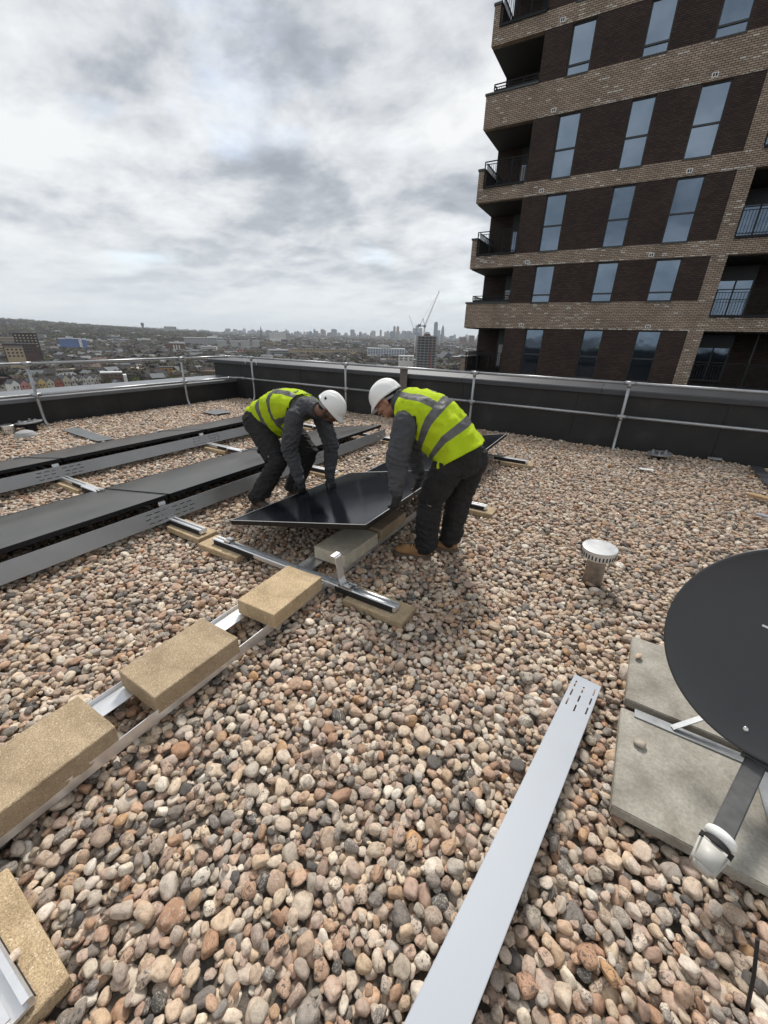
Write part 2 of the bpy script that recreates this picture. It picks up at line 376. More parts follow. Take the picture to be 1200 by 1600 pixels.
while y < 7.9:
    y1 = min(y+2.6, 7.99); bm = bmesh.new()
    pr = [(-9.345, .425), (-9.345, .49), (-9.36, .505), (-10.08, .56), (-10.10, .555), (-10.10, .44), (-10.06, .44), (-10.06, .462), (-9.985, .462), (-9.40, .462), (-9.385, .425)]
    a = [bm.verts.new((p[0], y+.003, p[1])) for p in pr]; b = [bm.verts.new((p[0], y1-.003, p[1])) for p in pr]
    for k in range(len(pr)): bm.faces.new((a[k], a[(k+1) % len(pr)], b[(k+1) % len(pr)], b[k]))
    bm.faces.new(a[::-1]); bm.faces.new(b); child('coping', bm, 'coping_grey', pl); y = y1
pb = thing('parapet_wall', 'tall black lined parapet wall along the far side of the roof, dark grey coping', 'parapet', (-1, 8, 0))
child('wall_core', lean_box(-10.2, 14.1, 8.012, 8.5, -.08, .93), 'roof_membrane', pb)
xs = [-10.2, -9.13]; 
while xs[-1] < 14: xs.append(xs[-1]+1.06)
for i in range(len(xs)-1):
    bm = bmesh.new(); off = 0 if i % 2 else -.005
    box(bm, xs[i]+.002 if i % 2 else xs[i]-.012, min(14.1, xs[i+1]-.004), 8.0+off, 8.011, -.07, .885)
    child('lining_sheet', bm, 'roof_membrane', pb)
x = -10.3
while x < 14.1:
    x1 = min(x+2.5, 14.15); bm = bmesh.new()
    pr = [(7.94, .885), (7.94, .955), (7.955, .972), (8.60, 1.03), (8.62, 1.02), (8.62, .90), (8.58, .90), (8.58, .935), (7.985, .935), (7.985, .885)]
    a = [bm.verts.new((x+.003, *p)) for p in pr]; b = [bm.verts.new((x1-.003, *p)) for p in pr]
    for k in range(len(pr)): bm.faces.new((a[k], b[k], b[(k+1) % len(pr)], a[(k+1) % len(pr)]))
    bm.faces.new(a); bm.faces.new(b[::-1]); o = child('coping', bm, 'coping_dark' if x > -99 else 'coping_grey', pb)
    # clips on the fascia
    for q in (.3, 1.15, 2.0):
        if x+q < 14: bm = bmesh.new(); box(bm, x+q, x+q+.03, 7.925, 7.9395, .892, .915); child('coping_clip', bm, 'coping_dark', pb)
    x = x1
# ---- guardrail
gr = thing('guardrail', 'galvanised tubular guardrail running round the roof edge in front of the parapets', 'railing', (-9.2, 7.85, 0))
def chtube(name, pts, r, m, par, seg=14, label=None):
    bm = bmesh.new(); tube(bm, pts, r, seg); return child(name, bm, m, par, True, label=label)
cx, cy = -9.22, 7.85
for z in (1.09, .555):
    yy = [-5.7, -2.7, .3, 3.3, 6.3]
    for a, b in zip(yy, yy[1:]+[7.62]): chtube('rail_tube', [(cx, a+.004, z), (cx, b-.004, z)], .024, 'galvanised', gr)
    # rounded corner
    cc = [(cx, 7.62, z)]+[(cx+.22-.22*math.cos(t), 7.63+.22*math.sin(t), z) for t in np.linspace(0, PI/2, 6)]+[(-8.9, cy, z)]
    chtube('rail_tube', cc, .024, 'galvanised', gr)
    xx = [-8.9, -8.55, -5.55, -2.52, .09, 3.1, 6.1, 9.1, 12.1]
    for a, b in zip(xx, xx[1:]): chtube('rail_tube', [(a+.004, cy, z), (b-.004, cy, z)], .024, 'galvanised', gr)
    chtube('coupling', [(cx, 7.55, z), (cx, 7.66, z)], .031, 'galvanised', gr); chtube('coupling', [(-9.0, cy, z), (-8.88, cy, z)], .031, 'galvanised', gr)
def post(px, py, dx, dy):
    # foot bends towards the roof
    pts = [(px, py, 1.09), (px, py, .55), (px, py, .25), (px+dx*.01, py+dy*.01, .12), (px+dx*.04, py+dy*.04, .04), (px+dx*.11, py+dy*.11, -.03)]
    chtube('post', pts, .024, 'galvanised', gr)
    for z in (1.09, .555):
        if dy: a, b = (px-.07, py, z), (px+.07, py, z)
        else: a, b = (px, py-.07, z), (px, py+.07, z)
        chtube('tee_fitting', [a, b], .032, 'galvanised', gr); chtube('tee_fitting', [(px, py, z-.07), (px, py, z+.012)], .030, 'galvanised', gr)
for yv in (-2.7, .3, 3.3, 6.3): post(cx, yv, 1, 0)
for xv in (-8.55, -5.55, -2.52, .09, 3.1, 6.1, 9.1, 12.1): post(xv, cy, 0, -1)
bm = bmesh.new(); box(bm, -4.17, -4.00, 7.90, 7.925, .30, 1.12)
mat('board_weathered', (.13, .115, .105), .8, var=.2, vscale=6)
tag(link('upright_board', bm, 'board_weathered'), 'flat grey brown upright board behind the guardrail and the right worker\'s helmet', 'board')
# hooks hanging from the corner of the top rail
for hx in (-8.75, -8.35):
    bm = bmesh.new(); tube(bm, [(hx, 7.83, 1.07), (hx, 7.82, 1.0), (hx+.01, 7.82, .93)], .008, 8)
    o = child('rail_hook', bm, 'white_plastic', gr, True)

# ============================================================ TOWER
tw = thing('apartment_tower', 'tall brick apartment tower with tan bands, dark brick walls and corner balconies', 'tower block', (2, 26, -47))
D = 26.0
XL, XW, XP0, XP1, XR = -9.36, -6.81, 2.16, 2.79, 9.2
cols = [(-5.60, -4.60), (-2.53, -1.55), (.03, 1.09)]
H = lambda k: 2.272+3.138*k
short = lambda k: k in (1, 4, 7)
S = lambda k: H(k)-(1.82 if short(k) else 2.51)
K0, K1 = -1, 7
def W(name, m, *boxes, par=None, label=None, bev=0):
    bm = bmesh.new()
    for b in boxes: box(bm, *b)
    return child(name, bm, m, par or tw, label=label)
def sub(name, m, par, *boxes):
    bm = bmesh.new()
    for b in boxes: box(bm, *b)
    me = bpy.data.meshes.new(name); bmesh.ops.recalc_face_normals(bm, faces=bm.faces[:]); bm.to_mesh(me); bm.free(); me.transform(Matrix.Translation(-(par.matrix_world.translation if False else tw.location+par.location)))
    return link(name, me, m, par)
W('core_wall', 'dark_brick', (XL, 15.5, D+2.93, D+17, -46.9, H(K1)+1.3))
W('core_wall', 'dark_brick', (XW+.02, XP0+.1, D+.33, D+2.92, -46.9, H(K1)+1.2))
W('core_wall', 'dark_brick', (XL+.01, XR+6.3, D+.01, D+2.92, -46.9, S(K0)-.7))
W('brick_body', 'tan_brick', (XR+.6, XR+6.3, D+.012, D+2.92, S(K0)-.68, H(K1)+1.2))
for k in range(K0, K1+1):
    h, s = H(k), S(k)
    nxt = S(k+1) if k < K1 else h+1.1
    # dark wall panels between the windows
    edges = [XW]+[c for p in cols for c in p]+[XP0]
    for a, b in zip(edges[0::2], edges[1::2]):
        W('dark_wall', 'dark_brick', (a, b, D+.012, D+.329, s+.001, h-.002))
    # tan band above this storey's windows
    W('brick_band', 'tan_brick', (XL, XP1, D, D+.30, h, nxt))
    if not short(k+1) or True: W('lintel_course', 'course_brick', (XW, XP1, D-.003, D-.0004, h+.001, h+.072))
    # return of the band along the open side of the balcony
    W('brick_band', 'tan_brick', (XL+.003, XL+.28, D+.301, D+2.92, h+.003, (nxt-.003) if short(k+1) else nxt+.78))
    W('balcony_slab', 'soffit', (XL+.02, XW+.015, D+.302, D+2.925, h-.035, h+.24))
    if not short(k+1) or k == K1:
        W('brick_pier', 'tan_brick', (XL, XL+.33, D, D+.30, nxt, nxt+.78))
        W('coping', 'coping_metal', (XL-.04, XL+.36, D-.04, D+2.96, nxt+.781, nxt+.87))
        rt = nxt+1.15
    else:
        W('coping', 'coping_metal', (XL-.05, XW+.02, D-.05, D+.34, nxt+.001, nxt+.085)); rt = nxt+.42
        W('coping', 'coping_metal', (XL-.05, XL+.31, D+.341, D+2.96, nxt+.001, nxt+.085))
    # right hand bays
    nb = h+(3.138-2.51)
    W('brick_band', 'tan_brick', (XP1+.001, XR, D, D+.30, h, nb))
    W('balcony_slab', 'soffit', (XP1-.02, XR+.02, D+.302, D+2.925, h-.035, h+.24))
    if nb-h < nxt-h: pass
    W('brick_pier', 'tan_brick', (XP0, XP1, D+.001, D+.5, s+.001 if k == K0 else s, h-.001))
    if k > K0 and short(k): W('brick_pier', 'tan_brick', (XP1+.0005, XP1+.001, D+.001, D+.3, s-.1, s))
    W('brick_pier', 'tan_brick', (XR, XR+.62, D, D+.5, h-2.51, nb+.001 if k == K1 else h+.63))
    # railings (left corner balcony: front and side, right bay: front)
    def railing(x0, x1, zb, zt, yv, side=False):
        bs = []
        if not side:
            bs += [(x0, x1, yv, yv+.05, zt-.04, zt), (x0, x1, yv+.005, yv+.045, zt-.15, zt-.125), (x0, x1, yv-.03, yv+.06, zb, zb+.10)]
            n = int((x1-x0)/.115)
            bs += [(x0+(x1-x0)*i/n-.008, x0+(x1-x0)*i/n+.008, yv+.012, yv+.038, zb+.1, zt-.125) for i in range(n+1)]
            bs += [(x0+(x1-x0)*i/3-.025, x0+(x1-x0)*i/3+.025, yv+.003, yv+.047, zb+.1, zt-.005) for i in range(4)]
        else:
            bs += [(x0, x0+.05, yv, yv+2.7, zt-.04, zt), (x0, x0+.05, yv, yv+2.7, zb, zb+.08)]
            bs += [(x0+.012, x0+.038, yv+.115*i-.008, yv+.115*i+.008, zb+.08, zt-.04) for i in range(1, 24)]
        W('balcony_railing', 'rail_metal', *bs)
    if k < K1:
        zb = nxt-.02 if not short(k+1) else nxt+.086
        railing(-9.03 if not short(k+1) else -9.0, XW-.03, zb, rt, D-.035+(.0 if not short(k+1) else .1)); railing(-9.03, 0, zb, rt, D+.25, True)
        railing(XP1+.02, XR-.02, nb-.02, nb+1.15, D-.035)
    # recessed balcony back walls: glazed doors, column
    gl = W('balcony_door', 'window_frame', (-7.9, -6.85, D+2.80, D+2.925, h-2.4, h-.05))
    sub('pane', 'window_glass', gl, (-7.82, -7.40, D+2.79, D+2.799, h-2.3, h-.9), (-7.34, -6.92, D+2.79, D+2.799, h-2.3, h-.9))
    if k in (0, 1, 3): sub('curtain', 'curtain', gl, (-7.8, -7.55, D+2.782, D+2.789, h-2.25, h-.95))
    for (a, b) in ((3.0, 4.5), (7.2, 8.7)):
        gl = W('balcony_door', 'window_frame', (a, b, D+2.80, D+2.925, h-2.45, h-.1)); m_ = (a+b)/2
        sub('pane', 'window_glass', gl, (a+.08, m_-.04, D+2.79, D+2.799, h-2.35, h-.75), (m_+.04, b-.08, D+2.79, D+2.799, h-2.35, h-.75))
    W('downpipe', 'coping_metal', (5.3, 5.38, D+2.3, D+2.38, h-3.1+.24, h-.036))
    # windows
    for ci, (a, b) in enumerate(cols):
        y0 = D+.14; zt_ = s+(.40 if short(k) else 1.15)
        fr = W('window', 'window_frame', (a+.001, a+.055, y0, y0+.09, s+.002, h-.012), (b-.055, b-.001, y0, y0+.09, s+.002, h-.012), (a+.055, b-.055, y0+.001, y0+.09, h-.07, h-.012),
               (a+.055, b-.055, y0+.001, y0+.09, s+.002, s+.06), (a+.055, b-.055, y0-.004, y0+.09, zt_-.035, zt_+.035))
        sub('pane', 'window_glass', fr, (a+.055, b-.055, y0+.04, y0+.05, zt_+.035, h-.07)); sub('pane', 'window_glass', fr, (a+.055, b-.055, y0+.04, y0+.05, s+.06, zt_-.035))
        W('window_sill', 'coping_metal', (a-.02, b+.02, D-.03, D+.15, s-.045, s-.001))
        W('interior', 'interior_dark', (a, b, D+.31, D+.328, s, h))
    for vx in (-6.0, .9-.6) if not short(k) else (-6.2, -.35):
        vc = W('vent_cover', 'white_plastic', (vx, vx+.23, D-.008, D-.001, h+.10, h+.26))
        sub('vent_slot', 'slot_dark', vc, (vx+.04, vx+.10, D-.012, D-.0085, h+.13, h+.23), (vx+.13, vx+.19, D-.012, D-.0085, h+.13, h+.23))
W('coping', 'coping_metal', (XL-.06, XR+6.35, D-.06, D+17.05, H(K1)+1.301+.6, H(K1)+2.0))
W('roof_parapet', 'tan_brick', (XL, XR+6.3, D+.001, D+17, H(K1)+1.301, H(K1)+1.9))
# ============================================================ CITY
def pol(az, d, z=0): return Vector((d*math.sin(R(az)), d*math.cos(R(az)), z))
def hill(x, y):
    az = math.degrees(math.atan2(x, y)); d = math.hypot(x, y)
    f = max(0, min(1, (-47-az)/26)); f = f*f*(3-2*f)
    g_ = max(0, min(1, (d-1300)/2600)); g_ = g_*g_*(3-2*g_)
    wv = mn.noise(Vector((x*.0009, y*.0009, 3)))*14+mn.noise(Vector((x*.003, y*.003, 9)))*5
    base = -47+f*g_*(45+.0*d)+g_*(10+wv)*(.35+f)
    far = max(0, min(1, (d-5000)/5000)); return base+far*(14+mn.noise(Vector((x*.0004, y*.0004, 1)))*10)
def ground_sheet():
    bm = bmesh.new(); azs = np.linspace(-180, 180, 145); ds = [0, 60, 200, 400, 700, 1000, 1300, 1600, 2000, 2400, 2800, 3200, 3700, 4200, 5000, 6000, 7500, 9000, 11000, 14000]
    rows = []
    for d in ds[1:]:
        rows.append([bm.verts.new((d*math.sin(R(a)), d*math.cos(R(a)), hill(d*math.sin(R(a)), d*math.cos(R(a))))) for a in azs[:-1]])
    c = bm.verts.new((0, 0, -47)); n = len(azs)-1
    for k in range(n): bm.faces.new((c, rows[0][(k+1) % n], rows[0][k]))
    for i in range(len(rows)-1):
        for k in range(n): bm.faces.new((rows[i][k], rows[i][(k+1) % n], rows[i+1][(k+1) % n], rows[i+1][k]))
    return bm
def ground_fn(nt, b, v):
    f = noi(nt, v, .02, 8, .7); f2 = noi(nt, v, .12, 6, .7)
    c = ramp(nt, mth(nt, 'ADD', mth(nt, 'MULTIPLY', f, .5), mth(nt, 'MULTIPLY', f2, .5)), [(.35, (.035, .034, .03)), (.5, (.06, .055, .045)), (.6, (.10, .095, .08)), (.7, (.055, .07, .035))])
    nt.links.new(c, b.inputs['Base Color'])
mat('city_ground', (.07, .065, .055), .95, fn=ground_fn)
link('city_ground', ground_sheet(), 'city_ground', kind='structure', smooth=True)
def attr_mat(name, rough=.85, attr='col'):
    def fn(nt, b, v):
        a = nn(nt, 'ShaderNodeAttribute', attribute_name=attr); f = noi(nt, v, .5, 4)
        nt.links.new(mixc(nt, 1., a.outputs['Color'], ramp(nt, f, [(.3, (.8, .8, .8)), (.7, (1.15, 1.15, 1.15))]), 'MULTIPLY'), b.inputs['Base Color'])
    return mat(name, (.3, .3, .3), rough, fn=fn)
attr_mat('city_mixed')
for n_, c_ in dict(wall_cream=(.5, .45, .34), wall_white=(.68, .67, .63), wall_pink=(.5, .24, .22), wall_red=(.34, .12, .075), wall_grey=(.32, .32, .32), wall_yellow=(.55, .40, .18), wall_brick=(.15, .085, .065), wall_maroon=(.085, .045, .038), wall_brown=(.055, .04, .037), wall_tan=(.42, .33, .21),
                   wall_blue=(.13, .20, .40), wall_concrete=(.35, .34, .32), wall_orange=(.38, .21, .09), roof_slate=(.07, .07, .08), roof_tile=(.12, .075, .055), roof_pale=(.5, .51, .52), roof_dark=(.05, .05, .055), tower_glass=(.10, .15, .21), tower_grey=(.22, .24, .27), tower_brown=(.24, .17, .13), roof_green=(.25, .42, .36)).items(): mat(n_, c_, .8, var=.12, vscale=.3)
mat('window_dark', (.03, .035, .045), .25, spec=.6)
mat('window_blue', (.10, .15, .24), .25, spec=.6)
def at_thing(name, label, cat, az, d, rot=None, z=None, group=None):
    p = pol(az, d); p.z = hill(p.x, p.y) if z is None else z
    return thing(name, label, cat, p, -R(az) if rot is None else rot, group)
def part(name, m, par, *boxes, roofs=()):
    bm = bmesh.new()
    for b in boxes: box(bm, *b)
    for (x0, x1, y0, y1, z0, z1, ax) in roofs: gable(bm, x0, x1, y0, y1, z0, z1, ax)
    return link(name, bm, m, par)
def gable(bm, x0, x1, y0, y1, z0, z1, ax='x'):
    if ax == 'x': P = [(x0, y0, z0), (x1, y0, z0), (x1, y1, z0), (x0, y1, z0), (x0, (y0+y1)/2, z1), (x1, (y0+y1)/2, z1)]; Fs = [(0, 1, 5, 4), (2, 3, 4, 5), (0, 4, 3), (1, 2, 5), (0, 3, 2, 1)]
    else: P = [(x0, y0, z0), (x1, y0, z0), (x1, y1, z0), (x0, y1, z0), ((x0+x1)/2, y0, z1), ((x0+x1)/2, y1, z1)]; Fs = [(1, 2, 5, 4), (3, 0, 4, 5), (0, 1, 4), (2, 3, 5), (0, 3, 2, 1)]
    vs = [bm.verts.new(p) for p in P]
    for f in Fs: bm.faces.new([vs[i] for i in f])
def win_grid(par, m, x0, x1, z0, z1, nx, nz, y, fw=.55, fh=.55, name='window', single=False, ws=None):
    ws = ws or []; bs = []
    for j in range(nz):
        for i in range(nx):
            cxx = x0+(x1-x0)*(i+.5)/nx; cz = z0+(z1-z0)*(j+.5)/nz; hw = (x1-x0)/nx*fw/2; hh = (z1-z0)/nz*fh/2
            bs.append((cxx-hw, cxx+hw, y-.12, y-.02, cz-hh, cz+hh))
    if single or nx*nz > 45:
        return part('windows', m, par, *bs)
    for b in bs: part(name, m, par, b)
def block(name, label, az, d, wd, dp, top, wall, roof='roof_pale', nx=6, nz=4, wm='window_dark', fw=.6, fh=.5, rot=None, group=None, cat='building', single=False, extra=None, z=None):
    t = at_thing(name, label, cat, az, d, rot, z=z, group=group); h = top-t.location.z
    part('wall', wall, t, (-wd/2, wd/2, 0, dp, 0, h)); part('roof', roof, t, (-wd/2-.3, wd/2+.3, -.3, dp+.3, h+.01, h+.8))
    if nx: win_grid(t, wm, -wd/2+.5, wd/2-.5, max(0, h-nz*3.2), h-.6, nx, nz, 0, fw, fh, single=single)
    return t
block('housing_block', 'dark brown housing block with small windows, farthest left on the city edge', -69.7, 700, 23, 14, -7, 'wall_brown', 'roof_dark', 6, 5, 'wall_cream', .45, .35)
block('housing_block', 'long low dark red brick block in front of the dark brown one', -70.4, 640, 29, 12, -17.5, 'wall_maroon', 'roof_dark', 9, 3)
block('housing_block', 'tan flat roofed block with dark windows at the left edge of the photo', -70.9, 565, 14, 10, -18.2, 'wall_tan', 'roof_dark', 4, 3, 'window_dark', .5, .5)
b = block('office_building', 'bright blue clad building with a white vertical panel', -66.1, 1102, 38, 20, -20.5, 'wall_blue', 'roof_pale', 8, 3, 'window_blue', .8, .3)
part('white_panel', 'wall_white', b, (14, 19, -1.5, 2, 4, 28)); part('blue_wing', 'wall_blue', b, (19.2, 27, -1, 16, 0, 25)); part('plant_room', 'roof_pale', b, (-6, 6, 4, 14, 27.4, 30))
b = block('terrace_block', 'brick block with three white vertical fins left of the tower blocks', -56, 1082, 40, 14, -27, 'wall_brick', 'roof_dark', 0)
for fx in (-4, 1.5, 7): part('white_fin', 'wall_white', b, (fx, fx+2.4, -1.2, .5, 2, 17.5))
b = block('depot', 'long pale roofed depot on the slope above the brick block', -52.7, 1500, 118, 40, -19.6, 'wall_grey', 'roof_pale', 12, 1)
part('roof_light', 'wall_white', b, (10, 40, 5, 30, hill(*b.location[:2])*-1-19.6+.9, -b.location.z-19.6+4))
for i, (az, d, wd) in enumerate(((-50.7, 1245, 24), (-49.3, 1255, 20), (-47.95, 1265, 25), (-46.65, 1276, 20))):
    block('flats', ['leftmost of the four grey slab blocks of flats left of centre', 'second from left of the four grey slab blocks of flats', 'third from left of the four grey slab blocks of flats', 'rightmost of the four grey slab blocks of flats, against the tan arcades'][i], az, d, wd, 12, -22.5+i*.3, 'wall_grey', 'roof_pale', 6, 6, 'wall_white', .7, .35, cat='flats')
b = block('shop_row', 'low red brick row with white arches below the grey slab blocks', -48.7, 989, 70, 10, -35.5, 'wall_red', 'roof_slate', 11, 1, 'wall_white', .35, .7)
block('hill_tower', 'grey residential slab block breaking the wooded hill skyline', -56.2, 3500, 80, 30, 22, 'wall_concrete', 'roof_dark', 5, 6, 'window_dark', .6, .35, single=True)
t = at_thing('water_tower', 'dark round water tower alone on the hill skyline', 'tower', -59, 4200); bm = bmesh.new(); hh = 47-t.location.z
lathe(bm, [(8, 0), (8, hh-22), (12, hh-18), (12, hh), (4, hh+3)], 12); link('shaft', bm, 'roof_dark', t)
b = block('office_tower', 'white wide office slab on the skyline left of centre', -43.9, 2162, 78, 20, 2.5, 'wall_white', 'roof_pale', 9, 8, 'window_dark', .55, .3, single=True)
part('wing', 'wall_concrete', b, (39.3, 60, 3, 20, 0, -b.location.z+.5)); part('plant_room', 'wall_concrete', b, (-16, -6, 4, 14, -b.location.z+3.4, -b.location.z+8)); part('plant_room', 'wall_concrete', b, (16, 24, 4, 14, -b.location.z+3.4, -b.location.z+7))
for az, wd, lb in ((-43.2, 75, 'long tan arcaded brick building, left half of the pair'), (-37.5, 128, 'long tan arcaded brick building, longer right half of the pair')):
    b = block('arcade_building', lb, az, 1000, wd, 18, -31.5, 'wall_tan', 'roof_slate', int(wd/7), 1, 'window_dark', .45, .6)
b = block('office_building', 'blue and white glazed office block left of the unfinished tower', -29.8, 941, 82, 24, -24.7, 'wall_white', 'roof_pale', 14, 4, 'window_blue', .78, .72, single=True)
part('plant_room', 'wall_grey', b, (-12, 10, 6, 16, 23.2, 26.5))
b = block('office_building', 'low white flat building at the foot of the unfinished tower', -27.1, 620, 22, 16, -25, 'wall_white', 'roof_pale', 3, 2)
for j in range(5): part('deck', 'wall_concrete', b, (11.4, 24, -8, 10, 4+3.4*j, 4.7+3.4*j))
part('deck_wall', 'wall_concrete', b, (23, 24.5, -7.9, 9.9, 0, 3.9))
# tower under construction
t = at_thing('unfinished_tower', 'unfinished concrete tower with open floors and scaffolding under the tall crane', 'tower', -24.44, 560)
mat('slab_raw', (.33, .315, .29), .9, var=.15, vscale=.3); h = 2.6-t.location.z-1; nfl = 15; r_ = 13.2
for j in range(nfl+1):
    z_ = h*j/nfl; part('floor_slab', 'slab_raw', t, (-r_-.6, r_+.6, 0, 22, z_, z_+.9))
cl_ = []
for j in range(nfl):
    for cxx in np.linspace(-r_+.6, r_-.6, 6): cl_.append((cxx-.4, cxx+.4, 1, 1.8, h*j/nfl+.45, h*(j+1)/nfl))
part('columns', 'slab_raw', t, *cl_); part('core', 'wall_brown', t, (-r_+1.6, r_-1.6, 4.5, 20, 0, h)); part('core_top', 'wall_brick', t, (-4, 4, 7.9, 15, h+.46, h+3.6))  # core box fills the floors with dark brown, standing in for interior shade
sc_ = [(x_-.09, x_+.09, -1.4, -1.2, 0, h+1.2) for x_ in np.linspace(-r_-1, r_+1, 17)]+[(-r_-1, r_+1, -1.45, -1.25, z_, z_+.14) for z_ in np.linspace(1, h+1, nfl*2)]
part('scaffolding', 'tower_grey', t, *sc_)
part('hoist_mast', 'wall_red', t, (5.8, 7.0, -2.6, -1.6, 0, h-3))
def lattice(bm, a, b_, wd, n, th):
    a = Vector(a); b_ = Vector(b_); d_ = (b_-a); s_, u_, _ = frame_from(d_); cs = [(s_+u_)*wd/2, (s_-u_)*wd/2, (-s_-u_)*wd/2, (-s_+u_)*wd/2]
    for c_ in cs: tube(bm, [a+c_, b_+c_*.6], th, 5)
    for i in range(n):
        p = a+d_*i/n; q = a+d_*(i+1)/n; k1 = 1-.4*i/n; k2 = 1-.4*(i+1)/n
        for j in range(4): tube(bm, [p+cs[j]*k1, q+cs[(j+1) % 4]*k2], th*.7, 4)
def crane(lb, az, d, mast_z, piv, jib_az, jib_z, base=None):
    t = at_thing('tower_crane', lb, 'crane', az, d); zb = 0 if base is None else base-t.location.z
    t.rotation_euler = (0, 0, 0); o = t.location
    bm = bmesh.new(); lattice(bm, (0, 0, zb), (0, 0, mast_z-o.z), 2., 16, .22); link('mast', bm, 'wall_white', t)
    tip = pol(jib_az, d); tip = Vector((tip.x-o.x, tip.y-o.y, jib_z-o.z)); pv = Vector((0, 0, mast_z-o.z+1.5))
    bm = bmesh.new(); lattice(bm, pv, tip, 1.6, 22, .2); link('jib', bm, 'wall_white', t)
    back = Vector((-(tip.x), -(tip.y), 0)).normalized()*7
    bm = bmesh.new(); box(bm, -1.4, 1.4, -1.4, 1.4, mast_z-o.z, mast_z-o.z+2.4); box(bm, back.x-1.6, back.x+1.6, back.y-1.6, back.y+1.6, mast_z-o.z+.2, mast_z-o.z+3.4); tube(bm, [pv, pv+back], .7, 6); link('machinery_deck', bm, 'tower_grey', t)
    ap = pv+back*.4+Vector((0, 0, 9)); bm = bmesh.new(); tube(bm, [pv+back*.9, ap], .3, 5); tube(bm, [pv, ap], .3, 5); tube(bm, [ap, tip], .07, 4); tube(bm, [tip, tip-Vector((0, 0, 14))], .06, 4); link('tie_ropes', bm, 'tower_grey', t)
crane('tall white luffing crane above the unfinished tower, jib raised to the right', -24.85, 575, 13, 15, -23.3, 54.5, base=1)
crane('smaller distant luffing crane left of the tall one, jib raised to the left', -26.0, 1100, 6, 9, -26.95, 49)
for az, d, wd, zt, lb in ((-23.4, 5200, 46, 150, 'tall blue glass tower right of the crane, flat topped'), (-22.48, 5600, 38, 118, 'slim glass tower with a tapering top, rightmost tall one on the skyline')):
    t = at_thing('glass_tower', lb, 'skyscraper', az, d); hh = zt-t.location.z; bm = bmesh.new()
    if wd > 40: box(bm, -wd/2, wd/2, 0, wd, 0, hh); link('shaft', bm, 'tower_glass', t); part('crown', 'tower_grey', t, (-wd*.36, wd*.36, 5, wd-5, hh+.1, hh+14))
    else: lathe(bm, [(17, 0), (19, hh*.4), (19, hh*.75), (12, hh), (5, hh+16), (1, hh+28)], 12); link('shaft', bm, 'tower_glass', t)
block('tower_block', 'brown residential tower by the left edge of the brick tower', -18.7, 2600, 30, 24, 14.5, 'tower_brown', 'roof_dark', 5, 12, single=True)
block('tower_block', 'shorter wider grey brown flats left of the brown residential tower', -19.75, 2500, 38, 24, 2, 'tower_brown', 'roof_dark', 5, 8, single=True)
t = at_thing('church', 'grey slate roofed church right of the unfinished tower', 'church', -21.5, 900, -R(-21.5)+.5); part('wall', 'wall_tan', t, (-13, 13, 0, 26, 0, 9)); part('roof', 'roof_slate', t, roofs=((-14, 14, -1, 27, 9, 21, 'y'),)); part('transept', 'wall_tan', t, (13.1, 20, 8, 18, 0, 8)); part('transept_roof', 'roof_slate', t, roofs=((8, 21, 7.5, 18.5, 8, 16, 'x'),))
t = at_thing('spire', 'thin dark church spire on the far left skyline', 'spire', -45.9, 4300); bm = bmesh.new(); lathe(bm, [(9, 0), (8, 50), (.6, 98)], 8); link('shaft', bm, 'roof_dark', t)
# gabled terrace close to the roof edge
gcol = [('wall_white', 'white'), ('wall_pink', 'dusty pink'), ('wall_cream', 'cream'), ('wall_yellow', 'yellow ochre'), ('wall_cream', 'pale cream'), ('wall_red', 'orange red'), ('wall_cream', 'cream'), ('wall_white', 'white'), ('wall_white', 'bright white'), ('wall_white', 'white'), ('wall_white', 'white'), ('wall_pink', 'pink')]
wh = ['first gabled house from the left edge', 'gabled house, second from the left', 'gabled house, third from the left', 'gabled house beside the guardrail post', 'gabled house just right of the yellow one', 'low gabled house in the middle of the terrace', 'tall gabled house right of the orange red one', 'gabled house, fourth from the right end', 'house with three small dark windows, third from the right end', 'plain house left of the end pair', 'house next to the pink end house', 'end house of the terrace beside the flat brick building']
for i, (m_, cn) in enumerate(gcol):
    az = -71.7+i*.72; d = 425+i*3.2; t = at_thing('gabled_house', cn+' '+wh[i], 'house', az, d, -R(az)+.35, group='gabled houses below the left guardrail')
    h_ = 7.0+[.5, 0, .3, .6, -.2, -.8, 1.2, .6, .2, 0, 0, .2][i]
    bm = bmesh.new(); box(bm, -2.6, 2.6, 0, 10, 0, h_); gable(bm, -2.6, 2.6, 0, 10, h_+.001, h_+2.8, 'y'); link('wall', bm, m_, t)
    rf = bmesh.new(); gable(rf, -2.9, 2.9, .25, 10.2, h_+.15, h_+3.15, 'y'); r0 = link('roof', rf, 'roof_slate', t)
    part('chimney', 'wall_brick', r0, (1.6, 2.5, 5, 6, h_+.6, h_+4.3))
    for wx, wz in ((-1.2, 4.6), (1.2, 4.6), (-1.2, 1.6)): part('window', 'window_dark', t, (wx-.45, wx+.45, -.08, -.01, wz, wz+1.3))
b = block('flat_brick_house', 'flat pale roofed brick building right of the pink end house', -63.1, 440, 16, 12, -34.6, 'wall_brick', 'roof_pale', 5, 2)
part('extension', 'wall_white', b, (8.4, 11, -3, 8, 0, 11))
b = block('orange_brick_house', 'orange brick house with small dark windows right of the bright round bush', -57.4, 500, 12, 9, -35, 'wall_orange', 'roof_dark', 3, 3, 'window_dark', .4, .4)
t = at_thing('chimney_stack_house', 'brick house with stout chimney and two white gables', 'house', -58.9, 490); part('wall', 'wall_brick', t, (-2, 2, 0, 4, 0, 10)); part('gable_wing', 'wall_white', t, (-7, -2.1, 0, 6, 0, 5), roofs=((-7, -2.1, 0, 6, 5.01, 7.5, 'y'),)); part('gable_wing', 'wall_white', t, (2.1, 7, 0, 6, 0, 5), roofs=((2.1, 7, 0, 6, 5.01, 7.5, 'y'),))
